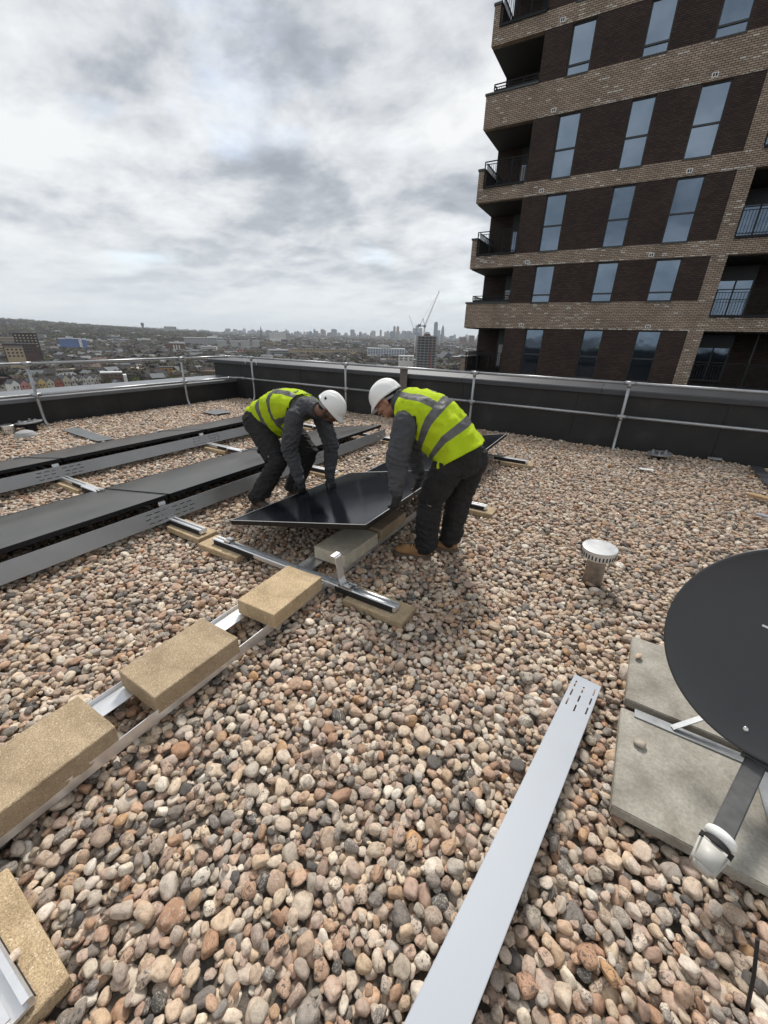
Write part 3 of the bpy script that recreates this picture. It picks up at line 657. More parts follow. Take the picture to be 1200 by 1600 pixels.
part('chimney', 'wall_brick', t, (-1, 1, 1, 3, 10, 12))
# generic individual houses and mid-rise blocks, each its own object
crng = random.Random(5)
kinds = [('wall_brick', 'roof_tile', 'red brick'), ('wall_tan', 'roof_slate', 'tan brick'), ('wall_white', 'roof_slate', 'white rendered'), ('wall_cream', 'roof_tile', 'cream rendered'), ('wall_grey', 'roof_dark', 'grey'), ('wall_brown', 'roof_slate', 'brown brick'), ('wall_concrete', 'roof_pale', 'pale flat roofed')]
def house_mesh(k, seed):
    q = random.Random(seed); wd = q.uniform(9, 19); h_ = q.uniform(5, 7.5); bm = bmesh.new()
    box(bm, -wd/2, wd/2, 0, 9, 0, h_, mi=0)
    n0 = len(bm.faces)
    if kinds[k][1] == 'roof_pale': box(bm, -wd/2-.3, wd/2+.3, -.3, 9.3, h_+.01, h_+.7)
    else:
        gable(bm, -wd/2-.3, wd/2+.3, -.4, 9.4, h_+.01, h_+3.4, 'x')
        for q_ in range(int(wd/6)): box(bm, -wd/2+6*q_+2, -wd/2+6*q_+3, 4, 5, h_+2, h_+4.6)
    bm.faces.ensure_lookup_table()
    for f in bm.faces[n0:]: f.material_index = 1
    n1 = len(bm.faces); nw = int(wd/3)
    for j in range(2):
        for i in range(nw): box(bm, -wd/2+3*i+.9, -wd/2+3*i+2.1, -.1, -.01, 1.2+3*j, 2.7+3*j)
    bm.faces.ensure_lookup_table()
    for f in bm.faces[n1:]: f.material_index = 2
    me = bpy.data.meshes.new('house'); bm.to_mesh(me); bm.free()
    for m_ in (kinds[k][0], kinds[k][1], 'window_dark'): me.materials.append(MAT[m_])
    return me
hm = [[house_mesh(k, k*7+s_) for s_ in range(3)] for k in range(len(kinds))]
taken = []
cnt = 0
for tries in range(900):
    if cnt >= 190: break
    az = crng.uniform(-73, -21); d = 400*(2100/400)**(crng.random()**.75)
    if az > -52 and d < 640 or d < 500: continue
    p = pol(az, d)
    if any((p-q).length < 24 for q in taken): continue
    taken.append(p); k = crng.randrange(len(kinds)); me = hm[k][crng.randrange(3)]
    o = bpy.data.objects.new('terraced_house', me); C.objects.link(o); o.location = (p.x, p.y, hill(p.x, p.y)-.3); o.rotation_euler = (0, 0, crng.choice((0, .5, 1.2, 1.6, -.6))+crng.uniform(-.15, .15))
    tag(o, kinds[k][2]+' terraced houses among trees in the city beyond the roof edge', 'house', kinds[k][2]+' terraces in the city'); cnt += 1
cnt = 0
bk = [('wall_concrete', 'pale concrete'), ('wall_brick', 'red brick'), ('wall_tan', 'tan brick'), ('wall_white', 'white'), ('tower_brown', 'brown'), ('wall_grey', 'grey')]
def block_mesh(m_, seed):
    q = random.Random(seed); wd = q.uniform(24, 60); h_ = q.uniform(11, 22); bm = bmesh.new(); box(bm, -wd/2, wd/2, 0, 13, 0, h_); n0 = len(bm.faces)
    box(bm, -wd/2-.2, wd/2+.2, -.2, 13.2, h_+.01, h_+.8); box(bm, -3, 4, 4, 9, h_+.8, h_+3.2); bm.faces.ensure_lookup_table()
    for f in bm.faces[n0:]: f.material_index = 1
    n1 = len(bm.faces)
    for j in range(int(h_/3.1)): box(bm, -wd/2+1, wd/2-1, -.15, -.01, 1.2+3.1*j, 2.7+3.1*j)
    bm.faces.ensure_lookup_table()
    for f in bm.faces[n1:]: f.material_index = 2
    me = bpy.data.meshes.new('block'); bm.to_mesh(me); bm.free()
    for a in (m_, 'roof_pale' if seed % 2 else 'roof_dark', 'window_dark'): me.materials.append(MAT[a])
    return me
bms = [(block_mesh(a[0], i), a[1]) for i, a in enumerate(bk*2)]
for tries in range(900):
    if cnt >= 110: break
    az = crng.uniform(-73, -17); d = 800*(4500/800)**(crng.random()**.8); p = pol(az, d)
    if any((p-q).length < 55 for q in taken): continue
    taken.append(p); me, cn = bms[crng.randrange(len(bms))]
    o = bpy.data.objects.new('apartment_block', me); C.objects.link(o); o.location = (p.x, p.y, hill(p.x, p.y)-.3); o.rotation_euler = (0, 0, -R(az)+crng.uniform(-.7, .7))
    tag(o, cn+' mid rise block with window bands in the middle distance of the city', 'building', cn+' mid rise blocks in the city'); cnt += 1
# skyline towers
tm = []
for i, (m_, cn) in enumerate((('tower_grey', 'grey'), ('tower_glass', 'blue grey glass'), ('wall_concrete', 'pale'), ('tower_brown', 'brown'))):
    bm = bmesh.new(); box(bm, -.5, .5, 0, 1, 0, 1); box(bm, -.3, .3, .2, .8, 1.001, 1.05)
    me = bpy.data.meshes.new('tower'); bm.to_mesh(me); bm.free(); me.materials.append(MAT[m_]); tm.append((me, cn))
def sky_tower(az, d, wd, top):
    me, cn = tm[crng.choice((0, 0, 1, 2, 0, 3))]; o = bpy.data.objects.new('distant_tower', me); C.objects.link(o); p = pol(az, d); z0 = hill(p.x, p.y)
    o.location = (p.x, p.y, z0); o.scale = (wd, wd*.8, top-z0); o.rotation_euler = (0, 0, -R(az)+crng.uniform(-.6, .6)); tag(o, cn+' tower on the hazy horizon of the city', 'tower', cn+' towers on the horizon')
for i in range(160):
    az = crng.uniform(-50, -17.5); d = crng.uniform(5200, 8800); el = abs(crng.gauss(0, .0032))+.0003
    if -31 < az < -22.5: el += crng.uniform(0, .006)
    sky_tower(az, d, crng.uniform(20, 48), 2+d*el)
for az, el, wd in ((-28.75, .019, 26), (-28.3, .019, 28), (-27.0, .010, 60), (-26.2, .016, 40), (-25.75, .022, 34), (-25.3, .017, 34), (-31.5, .009, 50), (-34.2, .010, 46), (-36.6, .010, 60), (-38.2, .009, 44)): sky_tower(az, 5600, wd, 2+5600*el)
# mass of small roofs far off: nobody could count them
def far_mass():
    q = random.Random(3); bm = bmesh.new(); lay = bm.loops.layers.color.new('col')
    pal = [(.20, .11, .08), (.36, .31, .24), (.55, .53, .5), (.10, .09, .09), (.28, .28, .28), (.16, .10, .08), (.42, .36, .27), (.07, .07, .08), (.72, .72, .71), (.13, .12, .12), (.66, .62, .55)]
    for i in range(7500):
        az = q.uniform(-75, -16); d = 430*(8000/430)**(q.random()**.62); p = pol(az, d)
        if az > -52 and d < 640: continue
        if any((p-t_).length < 17 for t_ in taken[:0]): continue
        z = hill(p.x, p.y); s_ = 1+d/3500; L_ = q.uniform(7, 22)*s_; w_ = q.uniform(6, 11)*s_; h_ = q.uniform(4, 8)*(1+d/9000); n0 = len(bm.faces)
        M = Matrix.Translation((p.x, p.y, z-.5)) @ Matrix.Rotation(q.choice((0, .6, 1.3, 2.0))+q.uniform(-.2, .2), 4, 'Z')
        box(bm, -L_/2, L_/2, -w_/2, w_/2, 0, h_, M); n1 = len(bm.faces); nv = len(bm.verts)
        if q.random() < .75:
            gable(bm, -L_/2-.3, L_/2+.3, -w_/2-.3, w_/2+.3, h_+.01, h_+w_*.33)
            bm.verts.ensure_lookup_table()
            for v in bm.verts[nv:]: v.co = M @ v.co
        bm.faces.ensure_lookup_table(); c1 = q.choice(pal); c2 = q.choice(((.08, .08, .09), (.15, .08, .06), (.11, .10, .10), (.40, .41, .42)))
        for f in bm.faces[n0:n1]:
            for l in f.loops: l[lay] = (*c1, 1)
        for f in bm.faces[n1:]:
            for l in f.loops: l[lay] = (*c2, 1)
    return bm
link('distant_houses', far_mass(), 'city_mixed', kind='stuff')
# ---- trees
def leaf_mat(name, a, b_):
    def fn(nt, b, v):
        oi = nn(nt, 'ShaderNodeObjectInfo'); f = noi(nt, v, .9, 5)
        c = mixc(nt, f, a, b_); c = mixc(nt, 1., c, ramp(nt, oi.outputs['Random'], [(0, (.6, .62, .6)), (.5, (1, .95, .9)), (1, (1.5, 1.4, 1.2))]), 'MULTIPLY')
        nt.links.new(c, b.inputs['Base Color'])
    return mat(name, a, .95, fn=fn)
leaf_mat('twigs_brown', (.07, .056, .043), (.115, .095, .07)); leaf_mat('leaves_olive', (.09, .09, .042), (.13, .13, .06)); leaf_mat('leaves_green', (.05, .07, .03), (.075, .095, .04)); leaf_mat('leaves_bright', (.16, .21, .05), (.2, .25, .08)); mat('bark', (.06, .05, .04), .95)
def crown_mesh(m_, seed, n=420, r=4.6, hgt=8.5, thin=1.):
    q = np.random.RandomState(seed); cl = q.randn(14, 3)*[r*.42, r*.42, hgt*.2]+[0, 0, hgt*.62]; verts = []; faces = []
    for i in range(n):
        c = cl[q.randint(14)]+q.randn(3)*[1.0, 1.0, .85]; a = q.randn(3); a /= np.linalg.norm(a); b_ = np.cross(a, q.randn(3)); b_ /= np.linalg.norm(b_); s_ = q.uniform(.3, .75)*thin
        k = len(verts); verts += [tuple(c-a*s_), tuple(c+b_*s_*.5), tuple(c+a*s_), tuple(c-b_*s_*.5)]; faces.append((k, k+1, k+2, k+3))
    me = bpy.data.meshes.new('crown'); me.from_pydata(verts, [], faces); me.materials.append(MAT[m_]); return me
def trunk_mesh(seed, hgt=8.5):
    q = random.Random(seed); bm = bmesh.new(); tube(bm, [(0, 0, 0), (.1, 0, hgt*.3), (.2, .1, hgt*.75)], [.3, .22, .08], 6)
    for i in range(6):
        a = q.uniform(0, 6.28); z_ = hgt*q.uniform(.25, .5); tube(bm, [(0.05, 0, z_), (math.cos(a)*1.4, math.sin(a)*1.4, z_+1.5), (math.cos(a)*2.6, math.sin(a)*2.6, z_+3.2)], [.12, .08, .03], 5)
    me = bpy.data.meshes.new('trunk'); bm.to_mesh(me); bm.free(); me.materials.append(MAT['bark']); return me
tk = [('bare_tree', 'twigs_brown', 'bare brown twiggy tree between the houses', 'bare brown trees in the city'), ('olive_tree', 'leaves_olive', 'olive tree coming into leaf between the houses', 'olive trees in the city'), ('evergreen_tree', 'leaves_green', 'dark green tree between the houses', 'dark green trees in the city')]
cm = [[crown_mesh(k[1], i*10+j, 300 if i == 0 else 420, thin=.8 if i == 0 else 1.) for j in range(3)] for i, k in enumerate(tk)]; tms = [trunk_mesh(i) for i in range(3)]
for i in range(230):
    az = crng.uniform(-73, -18); d = 350*(1250/350)**(crng.random()**.8)
    if az > -52 and d < 600: continue
    p = pol(az, d); ki = crng.choice((0, 0, 0, 0, 1, 1, 2)); j = crng.randrange(3); s_ = crng.uniform(.8, 1.5)
    t = thing(tk[ki][0], tk[ki][2], 'tree', (p.x, p.y, hill(p.x, p.y)-.2), crng.uniform(0, 6), tk[ki][3]); t.scale = (s_, s_, s_*crng.uniform(.8, 1.1))
    a = bpy.data.objects.new('crown', cm[ki][j]); C.objects.link(a); a.parent = t; b = bpy.data.objects.new('trunk', tms[j]); C.objects.link(b); b.parent = t
t = thing('round_bush', 'bright yellow green rounded bush just above the left coping', 'bush', pol(-60.6, 440, -46.9)); link('foliage', crown_mesh('leaves_bright', 77, 900, 4.6, 9), None, t).scale = (.8, .8, .9)
# ---- instancing helper (geometry nodes)
def gn_instances(obj, coll, scale_attr='pscale', rot_attr='prot', idx_attr='pidx'):
    ng = bpy.data.node_groups.new('scatter', 'GeometryNodeTree')
    ng.interface.new_socket('Geometry', in_out='INPUT', socket_type='NodeSocketGeometry'); ng.interface.new_socket('Geometry', in_out='OUTPUT', socket_type='NodeSocketGeometry')
    gi = ng.nodes.new('NodeGroupInput'); go = ng.nodes.new('NodeGroupOutput'); ip = ng.nodes.new('GeometryNodeInstanceOnPoints'); ci = ng.nodes.new('GeometryNodeCollectionInfo')
    ci.inputs['Collection'].default_value = coll; ci.inputs['Separate Children'].default_value = True; ci.inputs['Reset Children'].default_value = True
    def at(nm, dt):
        a = ng.nodes.new('GeometryNodeInputNamedAttribute'); a.data_type = dt; a.inputs['Name'].default_value = nm
        return next(o for o in a.outputs if o.enabled and o.name == 'Attribute')
    L = ng.links; L.new(gi.outputs[0], ip.inputs['Points']); L.new(ci.outputs[0], ip.inputs['Instance']); ip.inputs['Pick Instance'].default_value = True
    L.new(at(idx_attr, 'INT'), ip.inputs['Instance Index']); e = ng.nodes.new('FunctionNodeEulerToRotation'); L.new(at(rot_attr, 'FLOAT_VECTOR'), e.inputs[0]); L.new(e.outputs[0], ip.inputs['Rotation']); L.new(at(scale_attr, 'FLOAT_VECTOR'), ip.inputs['Scale'])
    L.new(ip.outputs[0], go.inputs[0]); md = obj.modifiers.new('scatter', 'NODES'); md.node_group = ng
def point_mesh(name, pos, rot, scl, idx):
    me = bpy.data.meshes.new(name); n = len(pos); me.vertices.add(n); me.vertices.foreach_set('co', np.asarray(pos, 'f').ravel())
    a = me.attributes.new('prot', 'FLOAT_VECTOR', 'POINT'); a.data.foreach_set('vector', np.asarray(rot, 'f').ravel())
    a = me.attributes.new('pscale', 'FLOAT_VECTOR', 'POINT'); a.data.foreach_set('vector', np.asarray(scl, 'f').ravel())
    a = me.attributes.new('pidx', 'INT', 'POINT'); a.data.foreach_set('value', np.asarray(idx, 'i').ravel()); me.update(); return me
tc_ = bpy.data.collections.new('tree_variants')
for i in range(3):
    for j in range(2): tc_.objects.link(bpy.data.objects.new('v%d%d' % (i, j), crown_mesh(tk[i][1], 500+i*10+j, 240, thin=1.5)))
q = np.random.RandomState(8); N = 9000; az = q.uniform(-76, -15, N); d = 450*(8500/450)**(q.rand(N)**.62)
keep = ~((az > -52) & (d < 640)); az = az[keep]; d = d[keep]; N = len(az)
X_ = d*np.sin(np.radians(az)); Y_ = d*np.cos(np.radians(az)); Z_ = np.array([hill(a, b)-.8 for a, b in zip(X_, Y_)]); s_ = q.uniform(.8, 1.4, N)*(1+d/4500)*(1+.5*((az < -52) & (d > 1800)))
wood = link('distant_woodland', point_mesh('distant_woodland', np.c_[X_, Y_, Z_], np.c_[np.zeros(N), np.zeros(N), q.uniform(0, 6, N)], np.c_[s_*1.25, s_*1.25, s_*.8], q.choice([0, 1, 0, 1, 0, 1, 2, 3, 4, 5], N)), None, kind='stuff')
gn_instances(wood, tc_)
# ---- air
hz = bpy.data.materials.new('haze_air'); hz.use_nodes = True; hz.node_tree.nodes.clear(); ho = hz.node_tree.nodes.new('ShaderNodeOutputMaterial'); pv = hz.node_tree.nodes.new('ShaderNodeVolumePrincipled')
pv.inputs['Color'].default_value = (.86, .93, 1., 1); pv.inputs['Density'].default_value = 6.5e-5; hz.node_tree.links.new(pv.outputs[0], ho.inputs['Volume']); MAT['haze_air'] = hz
link('haze', bbox(-14900, 14900, -14900, 14900, -54, 190), 'haze_air', kind='stuff')
# ============================================================ ROOF OBJECTS
NOP = []          # footprints where high pebbles are left out: (cx, cy, half_x, half_y, rot, z_bottom)
def keepout(cx, cy, hx, hy, rot=0., z=.0): NOP.append((cx, cy, hx, hy, rot, z))
# ---- concrete ballast blocks
def block_mesh_c(L_, W_, T_, seed, chip=True):
    q = random.Random(seed); bm = bmesh.new(); box(bm, -L_/2, L_/2, -W_/2, W_/2, 0, T_)
    bmesh.ops.bevel(bm, geom=bm.edges[:], offset=.004, segments=1, affect='EDGES')
    bmesh.ops.subdivide_edges(bm, edges=[e for e in bm.edges if e.calc_length() > .05], cuts=9, use_grid_fill=True)
    for v in bm.verts:
        n_ = mn.noise(v.co*14+Vector((seed*7, 0, 0)))*.0022+mn.noise(v.co*45+Vector((seed, 3, 0)))*.001
        v.co += v.co.normalized()*n_
        # worn corners
        if abs(abs(v.co.x)-L_/2) < .02 and abs(abs(v.co.y)-W_/2) < .02 and mn.noise(v.co*9+Vector((seed*3, 1, 1))) > .15: v.co.x *= .994; v.co.y *= .99
    me = bpy.data.meshes.new('block'); bm.to_mesh(me); bm.free(); me.materials.append(MAT['ballast_concrete']); return me
mat('ballast_grey', (.50, .45, .35), .92, var=.18, vscale=22, bump=.6, bscale=200); BM = [block_mesh_c(.47, .30, .105, i) for i in range(5)]; FM = [block_mesh_c(.46, .20, .055, i+9) for i in range(4)]
def ball(i, x, y, z, rot, label, flat=False, tilt=(0, 0)):
    o = bpy.data.objects.new('ballast_block', (FM if flat else BM)[i % (4 if flat else 5)]); C.objects.link(o); o.location = (x, y, z); o.rotation_euler = (R(tilt[0]), R(tilt[1]), rot)
    o.location.z -= .010 if flat else 0; tag(o, label, 'concrete block', 'flat blocks under the rails' if flat else 'ballast blocks along the channel')
    keepout(x, y, (.23 if abs(rot) < .8 or flat and abs(rot) < .8 else .15), (.10 if flat else .15) if abs(rot) < .8 else .235, 0, z-.005)
zt = .075
ball(0, -1.665, .215, zt, PI/2+.01, 'sand coloured concrete block nearest the camera, cut by the left edge of the photo')
ball(1, -1.66, .855, zt, PI/2-.02, 'sand coloured concrete block second along the channel from the left edge')
ball(2, -1.635, 1.555, zt, PI/2+.03, 'sand coloured concrete block just in front of the rail crossing with the upright bracket')
ball(3, -1.66, 2.34, zt, PI/2-.02, 'pale greyish concrete block beyond the rail crossing, beside the near corner of the lifted panel')
ball(4, -1.66, 2.86, zt, PI/2+.01, 'shaded concrete block under the lifted panel')
pale = BM[3].copy(); pale.materials[0] = MAT['ballast_grey']; [setattr(o, 'data', pale) for o in bpy.data.objects if o.data == BM[3]]
# ---- channel: two angle profiles carrying the blocks
ch = thing('ballast_channel', 'bright aluminium channel of two angle profiles carrying the concrete blocks', 'rail', (-1.65, 1.6, 0))
def angle(x0, lip, y0, y1):
    bm = bmesh.new()
    if lip: box(bm, x0+.080, x0+.1045, y0, y1, .062, .066); box(bm, x0+.105, x0+.109, y0, y1, .038, .102)
    else: box(bm, x0, x0+.105, y0, y1, .062, .066); box(bm, x0-.004, x0-.0001, y0, y1, .045, .09)
    return bm
child('left_profile', angle(-1.835, False, -1.2, 3.4), 'aluminium', ch); child('right_profile', angle(-1.625, True, -1.2, 3.4), 'aluminium', ch)
keepout(-1.66, 1.1, .19, 2.3, 0, .05)
# ---- cross rails
def rail_profile(L_):
    bm = bmesh.new(); w2 = .034
    pr = [(-w2, .0), (w2, .0), (w2, .034), (w2-.006, .040), (.012, .040), (.012, .034), (w2-.012, .034), (w2-.012, .012), (-w2+.012, .012), (-w2+.012, .034), (-.012, .034), (-.012, .040), (-w2+.006, .040), (-w2, .034)]
    a = [bm.verts.new((0, p[0], p[1])) for p in pr]; b = [bm.verts.new((L_, p[0], p[1])) for p in pr]
    for k in range(len(pr)): bm.faces.new((a[k], b[k], b[(k+1) % len(pr)], a[(k+1) % len(pr)]))
    bm.faces.new(a[::-1]); bm.faces.new(b); return bm
def clamp_base(x):
    bm = bmesh.new(); box(bm, x-.055, x+.055, -.038, .038, .041, .047); box(bm, x-.055, x+.055, -.038, -.033, .047, .054); box(bm, x-.055, x+.055, .033, .038, .047, .054); box(bm, x-.02, x+.02, -.012, .012, .048, .058)
    bmesh.ops.create_cone(bm, segments=6, radius1=.011, radius2=.011, depth=.012, cap_ends=True, matrix=Matrix.Translation((x, 0, .064))); return bm
def strap_bracket(x, hgt=.15, lean=-.03, wd=.034):
    # bent flat bar: foot, upright, hook
    pts = [(x+.03, .048), (x-.02, .048), (x-.035, .055), (x-.045+lean*.2, .09), (x-.045+lean, .048+hgt), (x-.055+lean, .048+hgt+.012), (x-.085+lean, .048+hgt+.012), (x-.09+lean, .048+hgt)]
    bm = bmesh.new(); t_ = .004
    for (a, b) in zip(pts, pts[1:]):
        d_ = Vector((b[0]-a[0], 0, b[1]-a[1])).normalized(); n_ = Vector((-d_.z, 0, d_.x))*t_
        A = Vector((a[0], 0, a[1]))-d_*.001; B = Vector((b[0], 0, b[1]))+d_*.001
        vs = []
        for P_ in (A, B):
            for s_ in (-wd, wd):
                for o_ in (Vector(), n_): vs.append(bm.verts.new(P_+o_+Vector((0, s_, 0))))
        for f in ((0, 1, 3, 2), (4, 6, 7, 5), (0, 4, 5, 1), (2, 3, 7, 6), (0, 2, 6, 4), (1, 5, 7, 3)): bm.faces.new([vs[i] for i in f])
    return bm
def rail(y, x0, x1, label, brackets=(), low=(), zz=.056):
    t = thing('mounting_rail', label, 'rail', (x0, y, zz), 0, 'cross rails'); L_ = x1-x0
    child_l('extrusion', rail_profile(L_), 'aluminium', t)
    for px in (.02, L_-.48):
        bm = bmesh.new(); box(bm, px, px+.46, -.037, .037, -.012, -.0005); box(bm, px, px+.46, -.039, -.0345, -.010, .030); child_l('rubber_pad', bm, 'rubber', t)
    for bx, hgt in brackets:
        child_l('clamp', clamp_base(bx-x0), 'bright_steel', t); child_l('upright_bracket', strap_bracket(bx-x0, hgt), 'aluminium', t)
    for bx in low:
        bm = bmesh.new(); box(bm, bx-x0-.03, bx-x0+.03, -.03, -.012, .041, .062); box(bm, bx-x0-.03, bx-x0+.03, -.006, .012, .041, .068); box(bm, bx-x0-.03, bx-x0+.03, .018, .032, .041, .062); box(bm, bx-x0-.03, bx-x0+.03, -.03, .032, .041, .046); child_l('panel_foot', bm, 'bright_steel', t)
    return t
def child_l(name, bm, m, par, smooth=False, label=None):
    o = link(name, bm, m, par, None, smooth)
    if label: o['label'] = label
    return o
XH3, XL3 = -1.40, -2.62
RY = (-.10, 1.90, 3.88, 5.88)
for i, y in enumerate(RY):
    l3 = ['rail on the block in the bottom left corner of the photo', 'open rail crossing the channel, upright bracket standing near its right end', 'rail under the far end of the lifted panel, right of the right worker\'s legs', 'rail at the far end of the third panel row, right end on a block'][i]
    rail(y, -2.72, -.985 if i == 0 else -.955, 'aluminium '+l3, brackets=((-1.35, .205),) if i in (1, 3) else ((-1.40, .15),), low=(-2.55,))
    ball(i, -1.20 if i == 0 else -1.10, y+.01, 0, .03*(i-1.5), ['sand coloured flat block under the rail in the bottom left corner', 'sand coloured flat block under the right end of the crossing rail', 'sand coloured flat block right of the right worker\'s legs', 'farthest flat block on the right, beyond the third panel row'][i], True)
    ball(i+1, -2.60, y, 0, .02, ['flat block under the left end of the rail nearest the camera', 'sand coloured flat block under the left end of the open crossing rail', 'flat block under the rail behind the left worker', 'flat block under the far left end of the third row\'s last rail'][i], True)
    rail(y+.04, -4.95, -2.93, 'aluminium rail under the middle panel row, '+['out of view at the near left', 'its end below the nearest joint', 'by the left worker\'s feet', 'at the far end'][i], brackets=((-3.42, .12),), low=(-4.6,))
    ball(i+2, -3.12, y+.05, 0, -.02, ['flat block at the near left end of the second row', 'sand coloured flat block poking out under the nearest deflector joint', 'flat block under the deflector by the left worker\'s feet', 'flat block at the far end of the middle deflector'][i], True)
    rail(y+.06, -6.74, -4.70, 'aluminium rail under the rear panel row, '+['near the left edge', 'joining it to the row in front at left', 'reaching towards the left worker', 'at the far end'][i], brackets=((-5.50, .12),), low=(-6.7,))
    ball(i+3, -5.20, y+.07, 0, .02, ['flat block at the near left between the rear rows', 'tan flat block between the two rear panel rows at the left', 'tan flat block between the two rear panel rows behind the left worker', 'tan flat block at the far end between the two rear rows'][i], True)
# ---- panels
def panel_mesh(L_, W_, T_=.038):
    bm = bmesh.new(); f = .011
    box(bm, 0, f, 0, L_, -T_, 0); box(bm, W_-f, W_, 0, L_, -T_, 0); box(bm, f, W_-f, 0, f, -T_, 0); box(bm, f, W_-f, L_-f, L_, -T_, 0)
    bmesh.ops.remove_doubles(bm, verts=bm.verts, dist=1e-6)
    g_ = bmesh.new(); box(g_, f, W_-f, f, L_-f, -.007, -.0015)
    b_ = bmesh.new(); box(b_, W_*.4, W_*.6, L_*.45, L_*.5, -.03, -.0075)
    return bm, g_, b_
def panel(name_label, corner, ux, uy, L_, W_, m='pv_dusty', group='solar panels', edge=None):
    """corner = low near-left corner (top face), ux across to the high edge, uy along the row"""
    ux = Vector(ux).normalized(); uy = Vector(uy); uy = (uy-ux*uy.dot(ux)).normalized(); uz = ux.cross(uy)
    t = thing('solar_panel', name_label, 'solar panel', (0, 0, 0), 0, group); M = Matrix((ux, uy, uz)).transposed().to_4x4(); M.translation = Vector(corner); t.matrix_world = M
    a, g_, b_ = panel_mesh(L_, W_); link('frame', a, 'panel_frame', t); link('glass', g_, m, t); link('junction_box', b_, 'rubber', t)
    bm = bmesh.new(); e = .0045
    box(bm, -.0006, e, -.0006, L_+.0006, -.001, .0012); box(bm, W_-e, W_+.0006, -.0006, L_+.0006, -.001, .0012); box(bm, e, W_-e, -.0006, e, -.001, .0012); box(bm, e, W_-e, L_-e, L_+.0006, -.001, .0012)
    link('frame_edge', bm, edge or 'edge_grey', t); return t
mat('edge_grey', (.10, .10, .105), .35, .6); mat('edge_highlight', (.62, .63, .64), .4, .35)  # lips lighter than the frame; the pale one paints an edge highlight
WD = 1.235
rows = ((-4.71, .08, -3.49, .277, 'middle panel row'), (-6.80, .08, -5.56, .277, 'rear left panel row'))
for ri, (xl, zl, xh, zh, nm) in enumerate(rows):
    ux = (xh-xl, 0, zh-zl); Wp = math.hypot(xh-xl, zh-zl)
    for k, y0 in enumerate((-1.95, .04, 2.03, 4.02)):
        wh = [['nearest dark glass panel of the row, outside the left edge', 'large dusty dark panel at the left edge of the photo', 'dusty dark panel between the nearest joint and the left worker', 'far dark panel passing behind the left worker'], ['rear row panel outside the left edge', 'rear row panel at the left edge of the photo', 'rear row panel in the middle of its row', 'rear row panel reaching the left worker\'s hips']][ri][k]
        panel(wh, (xl+rng.uniform(-.006, .006), y0+ri*.02, zl), ux, (0, 1, 0), 1.965, Wp)
# third row: one panel laid down, one held by the workers
A, B_, D_ = Vector((-2.60, 1.98, .25)), Vector((-1.327, 2.09, .50)), Vector((-2.525, 3.93, .15))
panel('glossy black solar panel being lowered by the two workers, painted edge highlight, near corner lifted', A, B_-A, D_-A, (D_-A).length, (B_-A).length, 'pv_clean', edge='edge_highlight', group='solar panels being fitted')
panel('glossy black solar panel already laid beyond the lifted one, seen right of the right worker', (-2.60, 4.10, .10), (1.215, .0, .245), (.0, 1, .012), 2.1, 1.245, 'pv_clean', edge='edge_highlight', group='solar panels being fitted')
# ---- wind deflectors
def slots_for(L_, wd, ends=(0, 1), n=3, rows=(.22, .5, .78)):
    s = []
    for e in ends:
        for r_ in rows:
            for i in range(n):
                x0 = .045+i*.075+(.02 if r_ == rows[1] else 0); x1 = x0+.05
                if e: x0, x1 = L_-x1, L_-x0
                s.append((x0, x1, wd*r_-.0035, wd*r_+.0035))
    return s
def deflector(label, y0, L_, xb, zb, xt, zt_):
    Wv = math.hypot(xt-xb, zt_-zb); bm = slab_grid(L_, Wv, .0016, slots_for(L_, Wv))
    box(bm, 0, L_, -.0005, .0011, -.018, -.0001); box(bm, 0, L_, Wv-.001, Wv+.0006, -.018, -.0001)
    t = thing('wind_deflector', label, 'metal sheet', group='wind deflectors')
    ex = Vector((0, 1, 0)); ey = Vector((xt-xb, 0, zt_-zb)).normalized(); ez = ex.cross(ey)
    M = Matrix((ex, ey, ez)).transposed().to_4x4(); M.translation = Vector((xb, y0, zb)); t.matrix_world = M
    link('sheet', bm, 'deflector_sheet', t)
    sb = bmesh.new()
    for e in (.02, L_-.02):
        for r_ in (.3, .7): bmesh.ops.create_cone(sb, segments=8, radius1=.006, radius2=.005, depth=.005, cap_ends=True, matrix=Matrix.Translation((e, Wv*r_, .004)))
    link('screws', sb, 'bright_steel', t); return t
for ri, xo in enumerate((0, -2.07)):
    for k, y0 in enumerate((-2.1, -.06, 1.93, 3.92)):
        wh = [['grey sheet outside the left edge', 'long pale grey deflector sheet at the left edge, slotted by the nearest joint', 'long grey deflector sheet from the nearest joint to the left worker\'s knees', 'far grey deflector sheet in front of the row behind the workers'], ['grey sheet outside the left edge of the rear row', 'rear row deflector sheet at the left edge with slots at its end', 'rear row deflector sheet in the middle', 'rear row deflector sheet ending at the left worker\'s hips']][ri][k]
        o_ = .0025*(k % 2)
        deflector(wh, y0, 2.03, -3.365+xo+o_, .080, -3.405+xo+o_, .216)
# ---- loose deflector strip in the foreground
t = thing('wind_deflector', 'loose pale grey metal sheet on the pebbles in the foreground, slotted far end', 'metal sheet', group='wind deflectors')
L_, Wv = 2.3, .13
bm = slab_grid(L_, Wv, .0016, slots_for(L_, Wv, (1,), 3, (.14, .52, .84))); box(bm, 0, L_, -.0012, .0004, -.016, .0016); box(bm, 0, L_, Wv-.0004, Wv+.0012, -.016, .0016)
far = Vector((.252, 1.912, .048)); near = Vector((.02, .42, .115)); d_ = (far-near).normalized(); o0 = far-d_*L_
ex = d_; ez = Vector((0, 0, 1)); ey = ez.cross(ex).normalized(); ez = ex.cross(ey)
M = Matrix((ex, ey, ez)).transposed().to_4x4(); M.translation = o0; t.matrix_world = M; mat('strip_pale', (.35, .378, .415), .52, .1, var=.05, vscale=6); link('sheet', bm, 'strip_pale', t)
keepout(.07, 1.1, .075, .95, math.atan2(-d_.x, d_.y), .02)
